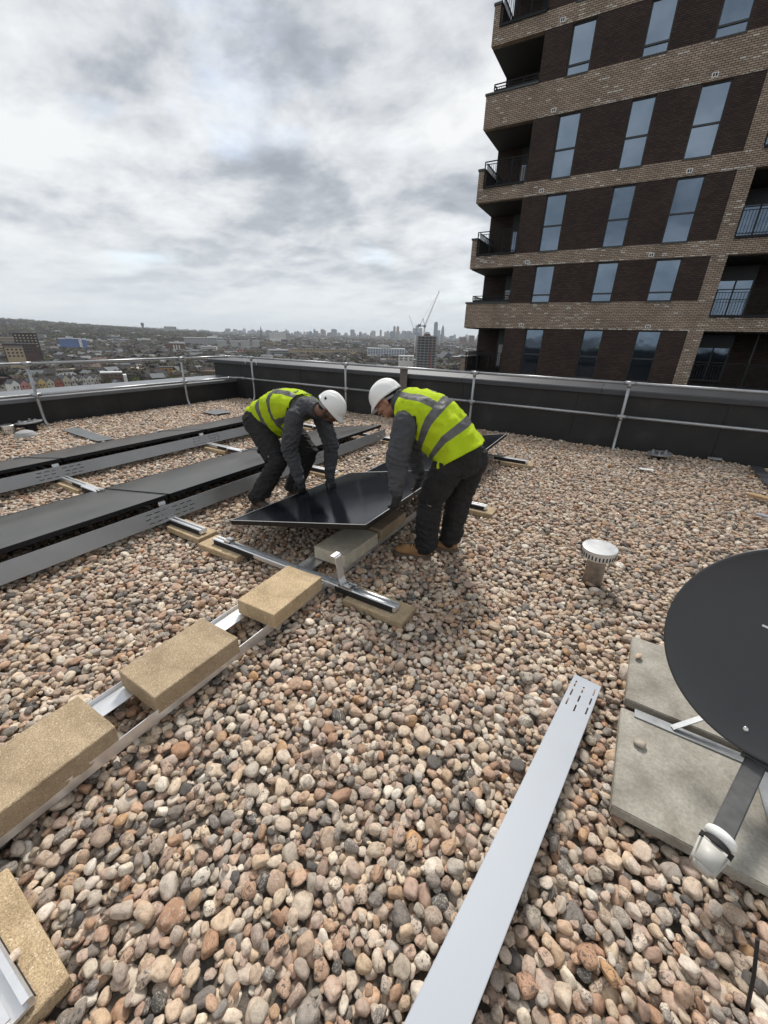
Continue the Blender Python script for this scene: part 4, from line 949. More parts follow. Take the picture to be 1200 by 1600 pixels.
# ---- vent pipe
t = thing('vent_pipe', 'short steel vent pipe with a round slotted cap standing in the pebbles', 'vent', (.13, 3.08, 0)); t.rotation_euler = (R(2), R(-1.5), 0)
bm = bmesh.new(); lathe(bm, [(.066, -.06), (.066, .24), (.064, .25)], 32); link('pipe', bm, None, t, smooth=True).data.materials.append(mat('pipe_dirty', (.30, .26, .22), .5, .45, var=.45, vscale=9, bump=.3, bscale=40))
bm = bmesh.new(); lathe(bm, [(.068, .215), (.112, .225), (.116, .232), (.117, .268), (.118, .292), (.121, .295), (.121, .301), (.117, .303), (.06, .3045), (.004, .305)], 48)
mat('cap_steel', (.62, .64, .65), .35, .5, var=.06, vscale=12); link('cap', bm, 'cap_steel', t)
bm = bmesh.new()
for k in range(30):
    a = 2*PI*k/30; M = Matrix.Rotation(a, 4, 'Z'); box(bm, .1145, .1186, -.0045, .0045, .238, .270, M)
link('cap_slots', bm, 'slot_dark', t)
keepout(.13, 3.08, .06, .06, 0, -.1)
# ---- paving slabs and satellite dish
def slab(label, cx_, cy_, rot, lx, ly, z=.0, tilt=(0, 0)):
    bm = bmesh.new(); box(bm, -lx/2, lx/2, -ly/2, ly/2, 0, .05); bmesh.ops.bevel(bm, geom=bm.edges[:], offset=.004, segments=2, affect='EDGES')
    o = link('paving_slab', bm, 'slab_concrete'); o.location = (cx_, cy_, z); o.rotation_euler = (R(tilt[0]), R(tilt[1]), rot); tag(o, label, 'paving slab', 'slabs under the dish'); keepout(cx_, cy_, lx/2, ly/2, rot, z+.01)
slab('nearer weathered grey concrete slab under the dish arm', .635, 1.535, R(-2), .6, .53, .012, (.5, 0))
slab('farther grey concrete slab behind the dish', .685, 2.13, R(-3), .62, .55, .02)
slab('concrete slab mostly hidden behind the dish at the right edge', 1.27, 1.50, R(-1), .6, .55, .005)
ds = thing('satellite_dish', 'dark grey satellite dish at the right edge, its arm pointing down towards the viewer', 'satellite dish')
dc = Vector((.777, 1.756, .650)); dn = Vector((-.40, -.80, .47)).normalized(); sx = Vector((0, 0, 1)).cross(dn).normalized(); sy = dn.cross(sx)
MD = Matrix((sx, sy, dn)).transposed().to_4x4(); MD.translation = dc; ds.matrix_world = MD
bm = bmesh.new(); Rr = .41; prof = [(.001, -.070), (.08, -.0675), (.16, -.06), (.24, -.046), (.31, -.029), (.37, -.010), (.395, .0), (.402, .004), (.409, .002), (.411, -.006), (.407, -.016), (.402, -.018), (.37, -.016), (.31, -.035), (.24, -.052), (.16, -.066), (.08, -.074), (.001, -.076)]
lathe(bm, prof, 96); me = link('reflector', bm, 'dish_paint', ds, smooth=True); me.scale = (1, 1.0, 1)
for bx, by in ((-.01, -.335), (.14, -.30), (.12, .10)):
    bm = bmesh.new(); lathe(bm, [(.011, 0), (.011, .004), (.007, .008), (.002, .009)], 12); o = link('bolt', bm, 'bright_steel', ds, smooth=True); o.location = (bx, by, -.063+.35*(bx*bx+by*by))
inv = MD.inverted(); bm = bmesh.new(); box(bm, -.125, -.075, .052, .060, -.0625, -.0605); link('edge_label', bm, 'white_plastic', ds)
def dchild(name, bm, m, smooth=True, par=ds):
    me = bpy.data.meshes.new(name); bmesh.ops.recalc_face_normals(bm, faces=bm.faces[:]); bm.to_mesh(me); bm.free(); me.transform(inv); return link(name, me, m, par, smooth=smooth)
ar0 = Vector((.762, 1.60, .255)); ar1 = Vector((.628, 1.265, .165)); dd = (ar1-ar0).normalized(); s_, u_, _ = frame_from(dd)
bm = bmesh.new(); MM = Matrix((dd, s_, u_)).transposed().to_4x4(); MM.translation = ar0; box(bm, -.10, (ar1-ar0).length, -.031, .031, -.011, .011, MM); bmesh.ops.bevel(bm, geom=bm.edges[:], offset=.004, segments=2, affect='EDGES'); dchild('feed_arm', bm, None, False).data.materials.append(mat('arm_grey', (.09, .09, .09), .5, .3, var=.3, vscale=20))
bm = bmesh.new(); box(bm, -.03, .02, -.045, .045, -.012, .016, MM); bmesh.ops.bevel(bm, geom=bm.edges[:], offset=.003, segments=1, affect='EDGES'); dchild('arm_socket', bm, 'dish_paint')
# LNB: white ring facing the reflector, black clamp, grey body
lc = Vector((.615, 1.24, .180)); ld = (Vector((.575, 1.145, .13))-Vector((.64, 1.275, .185))).normalized(); s_, u_, _ = frame_from(ld); ML = (Matrix((s_, u_, ld)).transposed()*.98).to_4x4()
ML.translation = lc; bm = bmesh.new(); lathe(bm, [(.012, -.035), (.036, -.034), (.044, -.028), (.046, -.018), (.044, -.008), (.038, -.003), (.034, .002)], 32, M=ML, close=True); lo = dchild('feed_horn_cap', bm, 'white_plastic')
bm = bmesh.new(); lathe(bm, [(.036, .0025), (.0385, .004), (.0385, .021), (.036, .0225)], 32, M=ML); 
for s2 in (-1, 1): box(bm, s2*.041-.006, s2*.041+.006, -.009, .009, .004, .021, ML)
dchild('clamp_ring', bm, 'rubber', False)
bm = bmesh.new()
for s2 in (-1, 1):
    M2 = ML @ Matrix.Translation((s2*.042, -.010, .0125)) @ Matrix.Rotation(PI/2, 4, 'X'); bmesh.ops.create_cone(bm, segments=10, radius1=.005, radius2=.005, depth=.004, cap_ends=True, matrix=M2)
dchild('clamp_bolt', bm, 'bright_steel', False)
bm = bmesh.new(); box(bm, -.044, .044, -.040, .040, .0235, .112, ML)
for v in bm.verts:
    l = ML.inverted() @ v.co
    if l.z > .10: v.co = ML @ Vector((l.x*.8, l.y*.8-.006, l.z))
bmesh.ops.bevel(bm, geom=bm.edges[:], offset=.010, segments=3, affect='EDGES'); lb = dchild('housing', bm, 'lnb_grey')
bm = bmesh.new(); box(bm, -.030, .034, -.0445, -.039, .034, .100, ML); bmesh.ops.bevel(bm, geom=bm.edges[:], offset=.0022, segments=2, affect='EDGES'); o = dchild('housing_cover', bm, 'lnb_pale')
# mount
bm = bmesh.new(); tube(bm, [(.86, 1.98, .06), (.86, 1.98, .62)], .025, 14); tube(bm, [(.86, 1.98, .55), (.80, 1.86, .62)], .03, 12); dchild('mast', bm, 'galvanised')
bm = bmesh.new()
def bar(bm, a, b, w_, h_):
    a, b = Vector(a), Vector(b); s_, u_, d2 = frame_from(b-a); M = Matrix((d2, s_, u_)).transposed().to_4x4(); M.translation = a; box(bm, 0, (b-a).length, -w_/2, w_/2, -h_/2, h_/2, M)
bar(bm, (.40, 1.80, .068), (1.25, 1.76, .068), .05, .006); bar(bm, (.86, 1.30, .072), (.86, 2.35, .072), .05, .006); bar(bm, (.55, 1.79, .076), (.86, 1.96, .30), .024, .005); bar(bm, (1.2, 1.77, .076), (.87, 1.96, .30), .035, .005); bar(bm, (.86, 1.36, .076), (.86, 1.955, .30), .035, .005)
dchild('base_frame', bm, 'galvanised', False)
# ---- small items
def lying(name, label, cat, bm, m, x, y, z, rot, ko=None):
    o = link(name, bm, m); o.location = (x, y, z); o.rotation_euler = rot if isinstance(rot, tuple) else (0, 0, rot); tag(o, label, cat); 
    if ko: keepout(x, y, *ko, rot if not isinstance(rot, tuple) else rot[2], z-.01)
    return o
def outlet(name, label, x, y, z, r_, legs=.06):
    t = thing(name, label, 'roof outlet', (x, y, z)); t.rotation_euler = (R(3), R(-4), 0)
    bm = bmesh.new(); lathe(bm, [(r_*.32, .0), (r_*.95, -.004), (r_, .004), (r_, .016), (r_*.9, .022), (r_*.34, .024), (r_*.32, .02)], 32, close=False); link('ring', bm, 'galvanised', t, smooth=False)
    bm = bmesh.new(); lathe(bm, [(r_*.42, -legs*2.2), (r_*.42, -.005), (r_*.3, -.004)], 20); link('collar', bm, 'rubber', t)
    for a in (.6, 2.6, 4.6):
        bm = bmesh.new(); lathe(bm, [(.012, .02), (.012, .045), (.02, .046), (.02, .058), (.005, .06)], 10, c=(math.cos(a)*r_*.6, math.sin(a)*r_*.6, 0)); link('wing_nut', bm, 'bright_steel', t)
    keepout(x, y, r_*.5, r_*.5, 0, -.1)
outlet('roof_outlet', 'round grey outlet cover with two bolts by the foot of the left guardrail post', -8.98, 2.98, .13, .20, .08)
outlet('roof_outlet', 'round flat outlet cover lying at the far parapet right of the guardrail post', .75, 7.62, .07, .17, .03)
t = thing('vent_cowl', 'small shiny steel cowl at the left edge of the roof', 'vent', (-8.95, 2.66, 0)); bm = bmesh.new(); lathe(bm, [(.085, -.02), (.085, .05), (.10, .052), (.10, .085), (.088, .087), (.088, .11), (.10, .112), (.10, .14), (.09, .15), (.01, .153)], 28); link('cap', bm, 'bright_steel', t)
bm = bmesh.new(); [box(bm, .0985, .1012, -.006, .006, .055, .082, Matrix.Rotation(2*PI*k/18, 4, 'Z')) for k in range(18)]; link('cap_slots', bm, 'slot_dark', t)
bm = bmesh.new(); lathe(bm, [(.16, -.02), (.15, .03), (.12, .075), (.06, .10), (.01, .11)], 24); o = lying('leaf_guard', 'grey domed cage guard between the cowl and the outlet cover at the left', 'roof outlet', bm, 'wall_grey', -8.5, 2.72, 0, 0)
def sheet_bm(L_, W_, T_=.006): bm = bmesh.new(); box(bm, -L_/2, L_/2, -W_/2, W_/2, 0, T_); bmesh.ops.subdivide_edges(bm, edges=bm.edges[:], cuts=5, use_grid_fill=True); [setattr(v.co, 'z', v.co.z+mn.noise(v.co*4)*.015) for v in bm.verts]; return bm
mat('mat_grey', (.11, .12, .125), .7, var=.2, vscale=5)
lying('membrane_offcut', 'grey membrane offcut lying on the pebbles near the left parapet', 'roofing sheet', sheet_bm(1.35, .24), 'mat_grey', -7.75, 3.30, .03, R(-3), (.66, .11))
lying('membrane_offcut', 'smaller grey membrane offcut behind the left worker near the corner', 'roofing sheet', sheet_bm(.5, .45), 'mat_grey', -7.8, 6.0, .03, R(-2), (.25, .22))
lying('metal_offcut', 'flat dark blue grey metal sheet by the far parapet at the right edge', 'metal sheet', sheet_bm(.14, 1.5, .004), 'coping_dark', 1.98, 7.05, .045, R(-1), (.06, .7))
lying('metal_offcut', 'small white offcut lying right of the far guardrail post', 'metal offcut', bbox(-.085, .085, -.04, .04, 0, .006), 'white_plastic', .56, 6.62, .04, R(8))
lying('metal_offcut', 'short grey metal offcut against the far parapet', 'metal offcut', bbox(-.09, .09, -.02, .02, 0, .03), 'galvanised', 1.50, 7.85, .05, R(4))
lying('timber_offcut', 'pale timber offcut lying at the right edge', 'wood offcut', bbox(-.2, .2, -.05, .05, 0, .03, .003), 'timber', 1.80, 6.08, .03, R(-24), (.2, .05))
lying('rail_offcut', 'bright white metal strip cut off at the right edge', 'metal offcut', bbox(-.3, .3, -.025, .025, 0, .02), 'strip_pale', 1.83, 5.31, .04, R(-14), (.3, .03))
t = thing('cordless_tool', 'yellow and black cordless tool lying at the right edge of the photo', 'power tool', (1.80, 5.62, .05), R(20))
link('body', bbox(-.09, .06, -.035, .035, 0, .075, .02, seg=3), 'yellow_plastic', t, smooth=True); link('handle', bbox(.0, .055, -.02, .02, -.03, .0, .005), 'rubber', t); link('chuck', bbox(-.135, -.091, -.02, .02, .018, .058, .008), 'rubber', t); link('battery', bbox(.061, .125, -.035, .035, -.01, .06, .006), 'rubber', t)
link('grip_band', bbox(-.05, .0, -.037, .037, -.002, .05, .008), 'rubber', t)
bm = bmesh.new(); tube(bm, [(.62, .925, .30), (.655, .918, .16), (.69, .905, -.02)], .0045, 8); tag(link('steel_rod', bm, 'rubber'), 'thin black rod standing in the pebbles in the bottom right corner', 'rod')
keepout(-1.2, 2.62, .16, .06, 0, .05); keepout(-1.08, 2.88, .14, .06, 0, .05); keepout(-2.98, 2.66, .14, .06, 0, .05); keepout(-2.9, 3.16, .14, .06, 0, .05)
# ============================================================ GRAVEL
bed = link('gravel_bed', bbox(-9.4, 14, -6, 7.995, -.084, -.045), 'roof_deck_dark' if 'roof_deck_dark' in MAT else None, kind='structure'); bed.data.materials.append(mat('gravel_grit', (.12, .10, .08), .95, var=.4, vscale=40, bump=1., bscale=90))
def pebble_mesh(seed, sub=3):
    q = np.random.RandomState(seed); bm = bmesh.new(); bmesh.ops.create_icosphere(bm, subdivisions=sub, radius=1)
    ang = seed % 5 == 0; e = q.uniform(-.28, .28); e2 = q.uniform(-.2, .2); sh = Vector((seed*5.1, seed*2.7, 1.3)); sup = q.uniform(.78, 1.0)
    planes = [(Vector(q.randn(3)).normalized(), q.uniform(.62, .86)) for _ in range(7 if ang else (2 if seed % 3 == 0 else 0))]
    for v in bm.verts:
        p = v.co.normalized(); r_ = 1+mn.noise(p*1.1+sh)*.26+mn.noise(p*2.3+sh)*.09+mn.noise(p*5+sh)*.025
        c = Vector([math.copysign(abs(a)**sup, a) for a in p])*r_
        for n_, d_ in planes:
            k = c.dot(n_)-d_
            if k > 0: c -= n_*k*.9
        c.y *= 1+e*c.x; c.z *= 1+e2*c.x
        v.co = c
    me = bpy.data.meshes.new('pebble'); bm.to_mesh(me); bm.free(); me.shade_smooth(); me.materials.append(MAT['pebble_stone']); return me
NV = 30; PM = [pebble_mesh(i+1) for i in range(NV)]
pc = bpy.data.collections.new('pebble_variants')
for i, me in enumerate(PM): pc.objects.link(bpy.data.objects.new('pv%02d' % i, me))
# drop stones one by one on a periodic tile
def drop_tile(T, N, seed):
    q = np.random.RandomState(seed); cell = .06; nc = int(T/cell); cell = T/nc; grid = [[] for _ in range(nc*nc)]
    a = np.clip(np.exp(q.normal(math.log(.0212), .34, N)), .0105, .044); b_ = a*q.uniform(.62, .92, N); c = a*q.uniform(.42, .66, N); order = np.argsort(-a+q.normal(0, .015, N)*1.)
    X = np.zeros(N); Y = np.zeros(N); Z = np.zeros(N); fr = (a+b_)/2*.86
    for i in order:
        best = None
        for _ in range(5):
            x, y = q.rand()*T, q.rand()*T; z = -.045+c[i]*.6; gx, gy = int(x/cell), int(y/cell)
            for dx in (-1, 0, 1):
                for dy in (-1, 0, 1):
                    for j in grid[((gx+dx) % nc)*nc+(gy+dy) % nc]:
                        ex = abs(X[j]-x); ex = min(ex, T-ex); ey = abs(Y[j]-y); ey = min(ey, T-ey); r_ = fr[i]+fr[j]; d2 = (ex*ex+ey*ey)/(r_*r_)
                        if d2 < 1:
                            zz = Z[j]+(c[i]+c[j])*math.sqrt(1-d2)*.86
                            if zz > z: z = zz
            if best is None or z < best[2]: best = (x, y, z)
        X[i], Y[i], Z[i] = best; grid[int(X[i]/cell) % nc*nc+int(Y[i]/cell) % nc].append(i)
    return X, Y, Z, a, b_, c
T = 2.4; N = int(T*T*2250)
tx, ty, tz, ta, tb, tcc = drop_tile(T, N, 21)
tops = tz+tcc; off = np.percentile(tops, 78); tz = tz-off
keepm = (tz+tcc) > -.045; tx, ty, tz, ta, tb, tcc = [v[keepm] for v in (tx, ty, tz, ta, tb, tcc)]
P = []; S = []
for i in range(int(math.floor(-9.4/T)), int(math.ceil(7.2/T))):
    for j in range(int(math.floor(-1.6/T)), int(math.ceil(8/T))):
        x = tx+i*T; y = ty+j*T
        if (i+j) % 2: x = (T-tx)+i*T
        P.append(np.c_[x, y, tz]); S.append(np.c_[ta, tb, tcc])
P = np.vstack(P); S = np.vstack(S)
und = np.array([.5]) 
ok = (P[:, 0] > -9.39+S[:, 0]*.6) & (P[:, 0] < 7) & (P[:, 1] > -1.6) & (P[:, 1] < 7.99-S[:, 0]*.6); P = P[ok]; S = S[ok]
# gentle undulation of the surface
P[:, 2] += .010*np.sin(P[:, 0]*2.1+.7*P[:, 1])*np.sin(P[:, 1]*1.7+1)+.006*np.sin(P[:, 0]*5.3+2)*np.cos(P[:, 1]*4.1)-.006
dist = np.hypot(P[:, 0], P[:, 1])
for (cx_, cy_, hx_, hy_, rt, zb) in NOP:
    dx = P[:, 0]-cx_; dy = P[:, 1]-cy_; u = dx*math.cos(rt)+dy*math.sin(rt); v = -dx*math.sin(rt)+dy*math.cos(rt)
    inn = (np.abs(u) < hx_+S[:, 1]*.25) & (np.abs(v) < hy_+S[:, 1]*.25) & (P[:, 2]+S[:, 2] > zb); P = P[~inn]; S = S[~inn]
# small stones thinned out far away, where they cannot be told apart
dist = np.hypot(P[:, 0], P[:, 1]); q = np.random.RandomState(4)
n = len(P); rot = np.c_[q.normal(0, .28, n), q.normal(0, .28, n), q.uniform(0, 2*PI, n)]; idx = q.randint(0, NV, n)
# the 300 stones that show largest become objects of their own
Rm = np.array([Rv, Uv, Fv]); V = (P-np.array([0, 0, 1.7])) @ Rm.T; f_ = 18.6/36*1200
px = 600+f_*V[:, 0]/V[:, 2]; py = 800-f_*V[:, 1]/V[:, 2]; size = S[:, 0]*f_/V[:, 2]*(P[:, 2]+S[:, 2] > -.014)
vis = (V[:, 2] > .2) & (px > 5) & (px < 1195) & (py > 800) & (py < 1595); size = np.where(vis, size, 0)
big = np.argsort(-size)[:300]; m_ = np.zeros(n, bool); m_[big] = True
for i in big:
    o = bpy.data.objects.new('pebble', PM[idx[i]]); C.objects.link(o); o.parent = bed; o.location = P[i]; o.rotation_euler = rot[i]; o.scale = S[i]
pb_ = link('pebbles', point_mesh('pebbles', P[~m_], rot[~m_], S[~m_], idx[~m_]), None, bed, kind='stuff'); gn_instances(pb_, pc)
# stray stones on the slabs and the corner block
for k, (x, y, z, a) in enumerate(((.42, 1.62, .072, .026), (.415, 2.22, .082, .024), (-1.13, -.06, .065, .018))):
    o = bpy.data.objects.new('stray_pebble', PM[k*3+1]); C.objects.link(o); o.location = (x, y, z+a*.2); o.scale = (a, a*.75, a*.5); o.rotation_euler = (0, 0, k)
    tag(o, ['reddish pebble lying on the nearer slab left of the dish', 'grey pebble lying on the farther slab', 'pebble lying on the block in the bottom left corner', 'small pebble near the edge of the nearer slab'][k], 'pebble')
# ============================================================ PEOPLE
def remeshed(bm, voxel, smooth=4, fac=.5):
    me = bpy.data.meshes.new('t'); bm.to_mesh(me); bm.free(); o = bpy.data.objects.new('t', me); C.objects.link(o)
    r = o.modifiers.new('r', 'REMESH'); r.mode = 'VOXEL'; r.voxel_size = voxel
    s = o.modifiers.new('s', 'SMOOTH'); s.iterations = smooth; s.factor = fac
    bpy.context.view_layer.update(); dg = bpy.context.evaluated_depsgraph_get(); res = bpy.data.meshes.new_from_object(o.evaluated_get(dg)); bpy.data.objects.remove(o); bpy.data.meshes.remove(me); res.materials.clear(); return res
def ridged(p): return 1-abs(mn.noise(p))*2
def fold(p, fx, fz, sd):
    wp = Vector((mn.noise(p*5+Vector((sd, 0, 0))), mn.noise(p*5+Vector((0, sd, 0))), mn.noise(p*5+Vector((0, 0, sd)))))*.9
    r_ = ridged(Vector((p.x*fx, p.y*fx, p.z*fz))+wp+Vector((sd, sd, 0))); return max(0, r_)**1.5-.3
def wrinkle(me, fn):
    me.update(); nrm = [v.normal.copy() for v in me.vertices]
    for v, n_ in zip(me.vertices, nrm): v.co += n_*fn(v.co)
    me.update()
def seg_t(p, a, b):
    d = b-a; t = max(0, min(1, (p-a).dot(d)/d.length_squared)); return t, (p-(a+d*t)).length
def hand_bm(bm, wrist, fwd, back, side, curl, thumb=.5, s=1., fat=1.):
    """wrist point, fwd = towards the knuckles, back = out of the back of the hand, side=+1: thumb on the fwd x back side"""
    f = Vector(fwd).normalized(); b = Vector(back); b = (b-f*b.dot(f)).normalized(); r_ = f.cross(b)*side; W = Vector(wrist)
    tube(bm, [W-f*.03*s, W+f*.01*s, W+f*.05*s, W+f*.085*s], [(.026*s*fat, .021*s*fat), (.033*s*fat, .018*s*fat), (.041*s*fat, .016*s*fat), (.038*s*fat, .013*s*fat)], 14, side=r_, dome=True)
    for k, (off, L_) in enumerate(((.030, .078), (.010, .086), (-.011, .080), (-.030, .064))):
        p = W+f*(.082-.004*abs(k-1))*s+r_*off*s; d = f.copy(); ax = r_ ; pts = [p-f*.02*s]; rr = [.0100*s*fat]; a = 0
        ck = curl*(1+.08*(k-1.5))
        for j, fr in enumerate((.45, .31, .24)):
            a += ck*(1., 1.15, .8)[j]; d = f*math.cos(a)-b*math.sin(a)+r_*off*.8*(.6 if j == 0 else 0); d.normalize(); pts.append(p.copy()); rr.append((.0100, .0093, .0085)[j]*s*fat); p = p+d*L_*fr*s
        pts.append(p); rr.append(.0074*s*fat); tube(bm, pts, rr, 10, dome=True)
    p = W+f*.018*s+r_*.026*s; d = (f*.55+r_*.75-b*.25).normalized(); p1 = p+d*.042*s; d2 = (f*.85+r_*(.45-.4*thumb)-b*.35*thumb).normalized(); p2 = p1+d2*.034*s; d3 = (f*.9+r_*(.2-.4*thumb)-b*.6*thumb).normalized(); p3 = p2+d3*.026*s
    tube(bm, [p-d*.01, p, p1, p2, p3], [.013*s*fat, .014*s*fat, .0125*s*fat, .0108*s*fat, .0088*s*fat], 10, dome=True)
def head_bm(bm, M, s=1.):
    """local: x right, y forward, z up, origin at ear level centre"""
    def e(c, r): ell(bm, M @ Vector(c), [k*s for k in r], M.to_3x3().normalized(), 3)
    e((0, -.012*s, .045*s), (.076, .096, .085)); e((0, .018*s, .0), (.068, .078, .085)); e((0, .045*s, -.052*s), (.05, .048, .045)); e((0, .075*s, -.083*s), (.026, .022, .020))
    e((0, .022*s, -.045*s), (.058, .06, .05)); e((0, .088*s, .028*s), (.05, .018, .018))
    tube(bm, [M @ Vector((0, .092*s, .022*s)), M @ Vector((0, .108*s, -.003*s)), M @ Vector((0, .121*s, -.022*s))], [.009*s, .0115*s, .0135*s], 10, dome=True)
    for k in (-1, 1):
        e((k*.014*s, .105*s, -.024*s), (.010, .012, .009)); e((k*.045*s, .072*s, -.012*s), (.022, .02, .02))
        tube(bm, [M @ Vector((k*.076*s, -.012*s, -.03*s)), M @ Vector((k*.084*s, -.016*s, .0)), M @ Vector((k*.082*s, -.012*s, .03*s))], [(.007*s, .014*s), (.008*s, .019*s), (.006*s, .014*s)], 10, dome=True)
    e((0, .097*s, -.050*s), (.024, .012, .007)); e((0, .094*s, -.062*s), (.021, .012, .008))
def person(label, J, face, headM, skin, spine, legs, arms, fR, boots, boot_mat, vest_hem, seed, hands, hair=True, stripe_style=0):
    base = Vector(((J['ankN'][0]+J['ankF'][0])/2, (J['ankN'][1]+J['ankF'][1])/2, 0)); t = thing('person', label, 'person', base)
    def add(name, me, m, smooth=True, parent=None, lab=None):
        if isinstance(me, bmesh.types.BMesh):
            b_ = me; me = bpy.data.meshes.new(name); bmesh.ops.recalc_face_normals(b_, faces=b_.faces[:]); b_.to_mesh(me); b_.free()
        me.transform(Matrix.Translation(-base)); o = link(name, me, m, parent or t, smooth=smooth)
        if lab: o['label'] = lab
        return o
    side = (Vector(J['shF'])-Vector(J['shN'])).normalized(); V = lambda k: Vector(J[k])
    SP = [Vector(p) for p, r_ in spine]; SR = [r_ for p, r_ in spine]
    # --- body: one continuous mesh
    bm = bmesh.new()
    tube(bm, SP, [(a*.86, b*.86) for a, b in SR], 20, side=side, dome=True)
    hc = headM @ Vector((0, -.02, -.06)); tube(bm, [SP[-1]-(SP[-1]-SP[-2])*.3, SP[-1]+(hc-SP[-1])*.5, hc], [.062, .057, .056], 14, dome=True)
    head_bm(bm, headM)
    for L in legs: tube(bm, L, [.078, .072, .062, .052, .054, .048, .036][:len(L)] if len(L) == 7 else [.085, .055, .04], 14, dome=True)
    for A_ in arms: tube(bm, A_, [.050, .046, .040, .038, .028], 12, dome=True)
    for h in hands: hand_bm(bm, *h)
    for bt in boots: a, b_ = Vector(bt[0]), Vector(bt[1]); tube(bm, [a+Vector((0, 0, .03)), a+(b_-a)*.5+Vector((0, 0, .02)), b_+Vector((0, 0, .01))], [.034, .034, .026], 10, dome=True)
    body = add('body', remeshed(bm, .0065, 2), skin)
    # eyes
    for k in (-1, 1):
        b_ = bmesh.new(); ell(b_, headM @ Vector((k*.031, .083, .004)), (.0115, .0115, .0115), None, 2); add('eye', b_, 'lnb_pale')
        b_ = bmesh.new(); tube(b_, [headM @ Vector((k*.018, .103, .022)), headM @ Vector((k*.033, .104, .027)), headM @ Vector((k*.049, .095, .023))], [.003, .004, .002], 6); add('eyebrow', b_, 'hair')
    # hair under the helmet, beard shadow
    b_ = bmesh.new()
    def he(c, r): ell(b_, headM @ Vector(c), r, headM.to_3x3(), 3)
    he((0, -.035, .035), (.084, .088, .088)); he((0, -.062, -.005), (.066, .045, .055)); me = remeshed(b_, .007, 1); wrinkle(me, lambda p: .004*mn.noise(p*90)); add('hair', me, 'hair')
    if hair:
        b_ = bmesh.new(); he((0, .062, -.072), (.044, .040, .030)); he((.05, .02, -.045), (.014, .03, .035)); he((-.05, .02, -.045), (.014, .03, .035)); he((0, .105, -.073), (.024, .012, .012)); he((0, .108, -.041), (.022, .008, .004)); me = remeshed(b_, .006, 2); wrinkle(me, lambda p: .0015*mn.noise(p*160)); add('beard', me, 'hair')
    # --- trousers
    bm = bmesh.new(); pel = SP[0]; sp1 = SP[1]
    tube(bm, [pel+(pel-sp1).normalized()*.05, pel, pel+(sp1-pel)*.55, sp1], [(SR[0][0]*.93, SR[0][1]*.95), (SR[0][0]*1.02, SR[0][1]*1.04), (SR[0][0], SR[0][1]), (SR[1][0]*.96, SR[1][1]*.94)], 20, side=side, dome=True)
    LR = [.112, .115, .106, .094, .096, .090, .084, .082]
    for L in legs: tube(bm, [Vector(p) for p in L], LR[:len(L)], 18, dome=True)
    me = remeshed(bm, .008, 5)
    knees = [Vector(L[3]) for L in legs]; hips = [Vector(L[0]) for L in legs]; anks = [Vector(L[-1]) for L in legs]
    def tw_(p):
        a = 0.009*ridged(Vector((p.x*9, p.y*9, p.z*17))+Vector((seed, 0, 0)))+.006*ridged(Vector((p.x*22, p.y*22, p.z*30))+Vector((0, seed, 0)))-.004
        kn = min((p-k).length for k in knees); an = min(abs(p.z-k.z)+.5*(Vector((p.x-k.x, p.y-k.y, 0))).length for k in anks); hp = min((p-k).length for k in hips)
        a += .018*math.exp(-(kn/.13)**2)*fold(p, 7, 22, seed); a += .020*math.exp(-(an/.15)**2)*fold(p, 8, 26, seed+4); a += .009*math.exp(-(hp/.15)**2)*ridged(Vector((p.x*15, p.y*15, p.z*24)))
        return a
    wrinkle(me, tw_); tr = add('trousers', me, 'cloth_black')
    for li, L in enumerate(legs):
        # cargo pocket with flap on the outer thigh and a knee pocket patch
        kn = Vector(L[3]); th = Vector(L[2]); sn = -side if li == 0 else side; ax = (Vector(L[1])-kn).normalized(); fw = sn.cross(ax)*(1 if li == 0 else -1); c = th*.8+kn*.2+sn*.088+fw*.02
        M = Matrix((fw, ax, sn)).transposed().to_4x4(); M.translation = c; b_ = bmesh.new(); box(b_, -.07, .07, -.09, .06, -.02, .012, M); bmesh.ops.bevel(b_, geom=b_.edges[:], offset=.010, segments=3, affect='EDGES'); bmesh.ops.subdivide_edges(b_, edges=[e for e in b_.edges if e.calc_length() > .04], cuts=6, use_grid_fill=True)
        [setattr(v, 'co', v.co+sn*.004*mn.noise(v.co*22)) for v in b_.verts]; add('cargo_pocket', b_, 'cloth_black', parent=tr)
        b_ = bmesh.new(); box(b_, -.074, .074, .045, .085, -.015, .019, M); bmesh.ops.bevel(b_, geom=b_.edges[:], offset=.005, segments=2, affect='EDGES'); add('pocket_flap', b_, 'cloth_black', parent=tr)
        b_ = bmesh.new(); box(b_, -.050, -.018, -.083, -.074, .0125, .0150, M); add('logo_tab', b_, 'strap', parent=tr)
    # --- jacket
    bm = bmesh.new(); tube(bm, [SP[1]+(SP[0]-SP[1])*.35]+SP[1:], [(SR[1][0]*1.0, SR[1][1]*1.0)]+[(a*1.0, b*1.0) for a, b in SR[1:]], 20, side=side, dome=True)
    AR = [.086, .084, .076, .071, .066, .056, .044]
    for A_ in arms:
        A_ = [Vector(p) for p in A_]; pp = [A_[0], A_[1], A_[2], A_[2]+(A_[3]-A_[2])*.5, A_[3], A_[3]+(A_[4]-A_[3])*.5, A_[4]]; tube(bm, pp, AR, 16, dome=True)
        tube(bm, [SP[-2]+(A_[0]-SP[-2])*.35, A_[0]], [.085, .078], 14, dome=True)
    nk = SP[-1]; hd = (hc-nk); tube(bm, [nk-hd*.35, nk+hd*.15, nk+hd*.62], [.088, .077, .072], 16, dome=False)
    me = remeshed(bm, .0075, 4)
    elb = [Vector(A_[2]) for A_ in arms]; wrs = [Vector(A_[4]) for A_ in arms]; shs = [Vector(A_[0]) for A_ in arms]
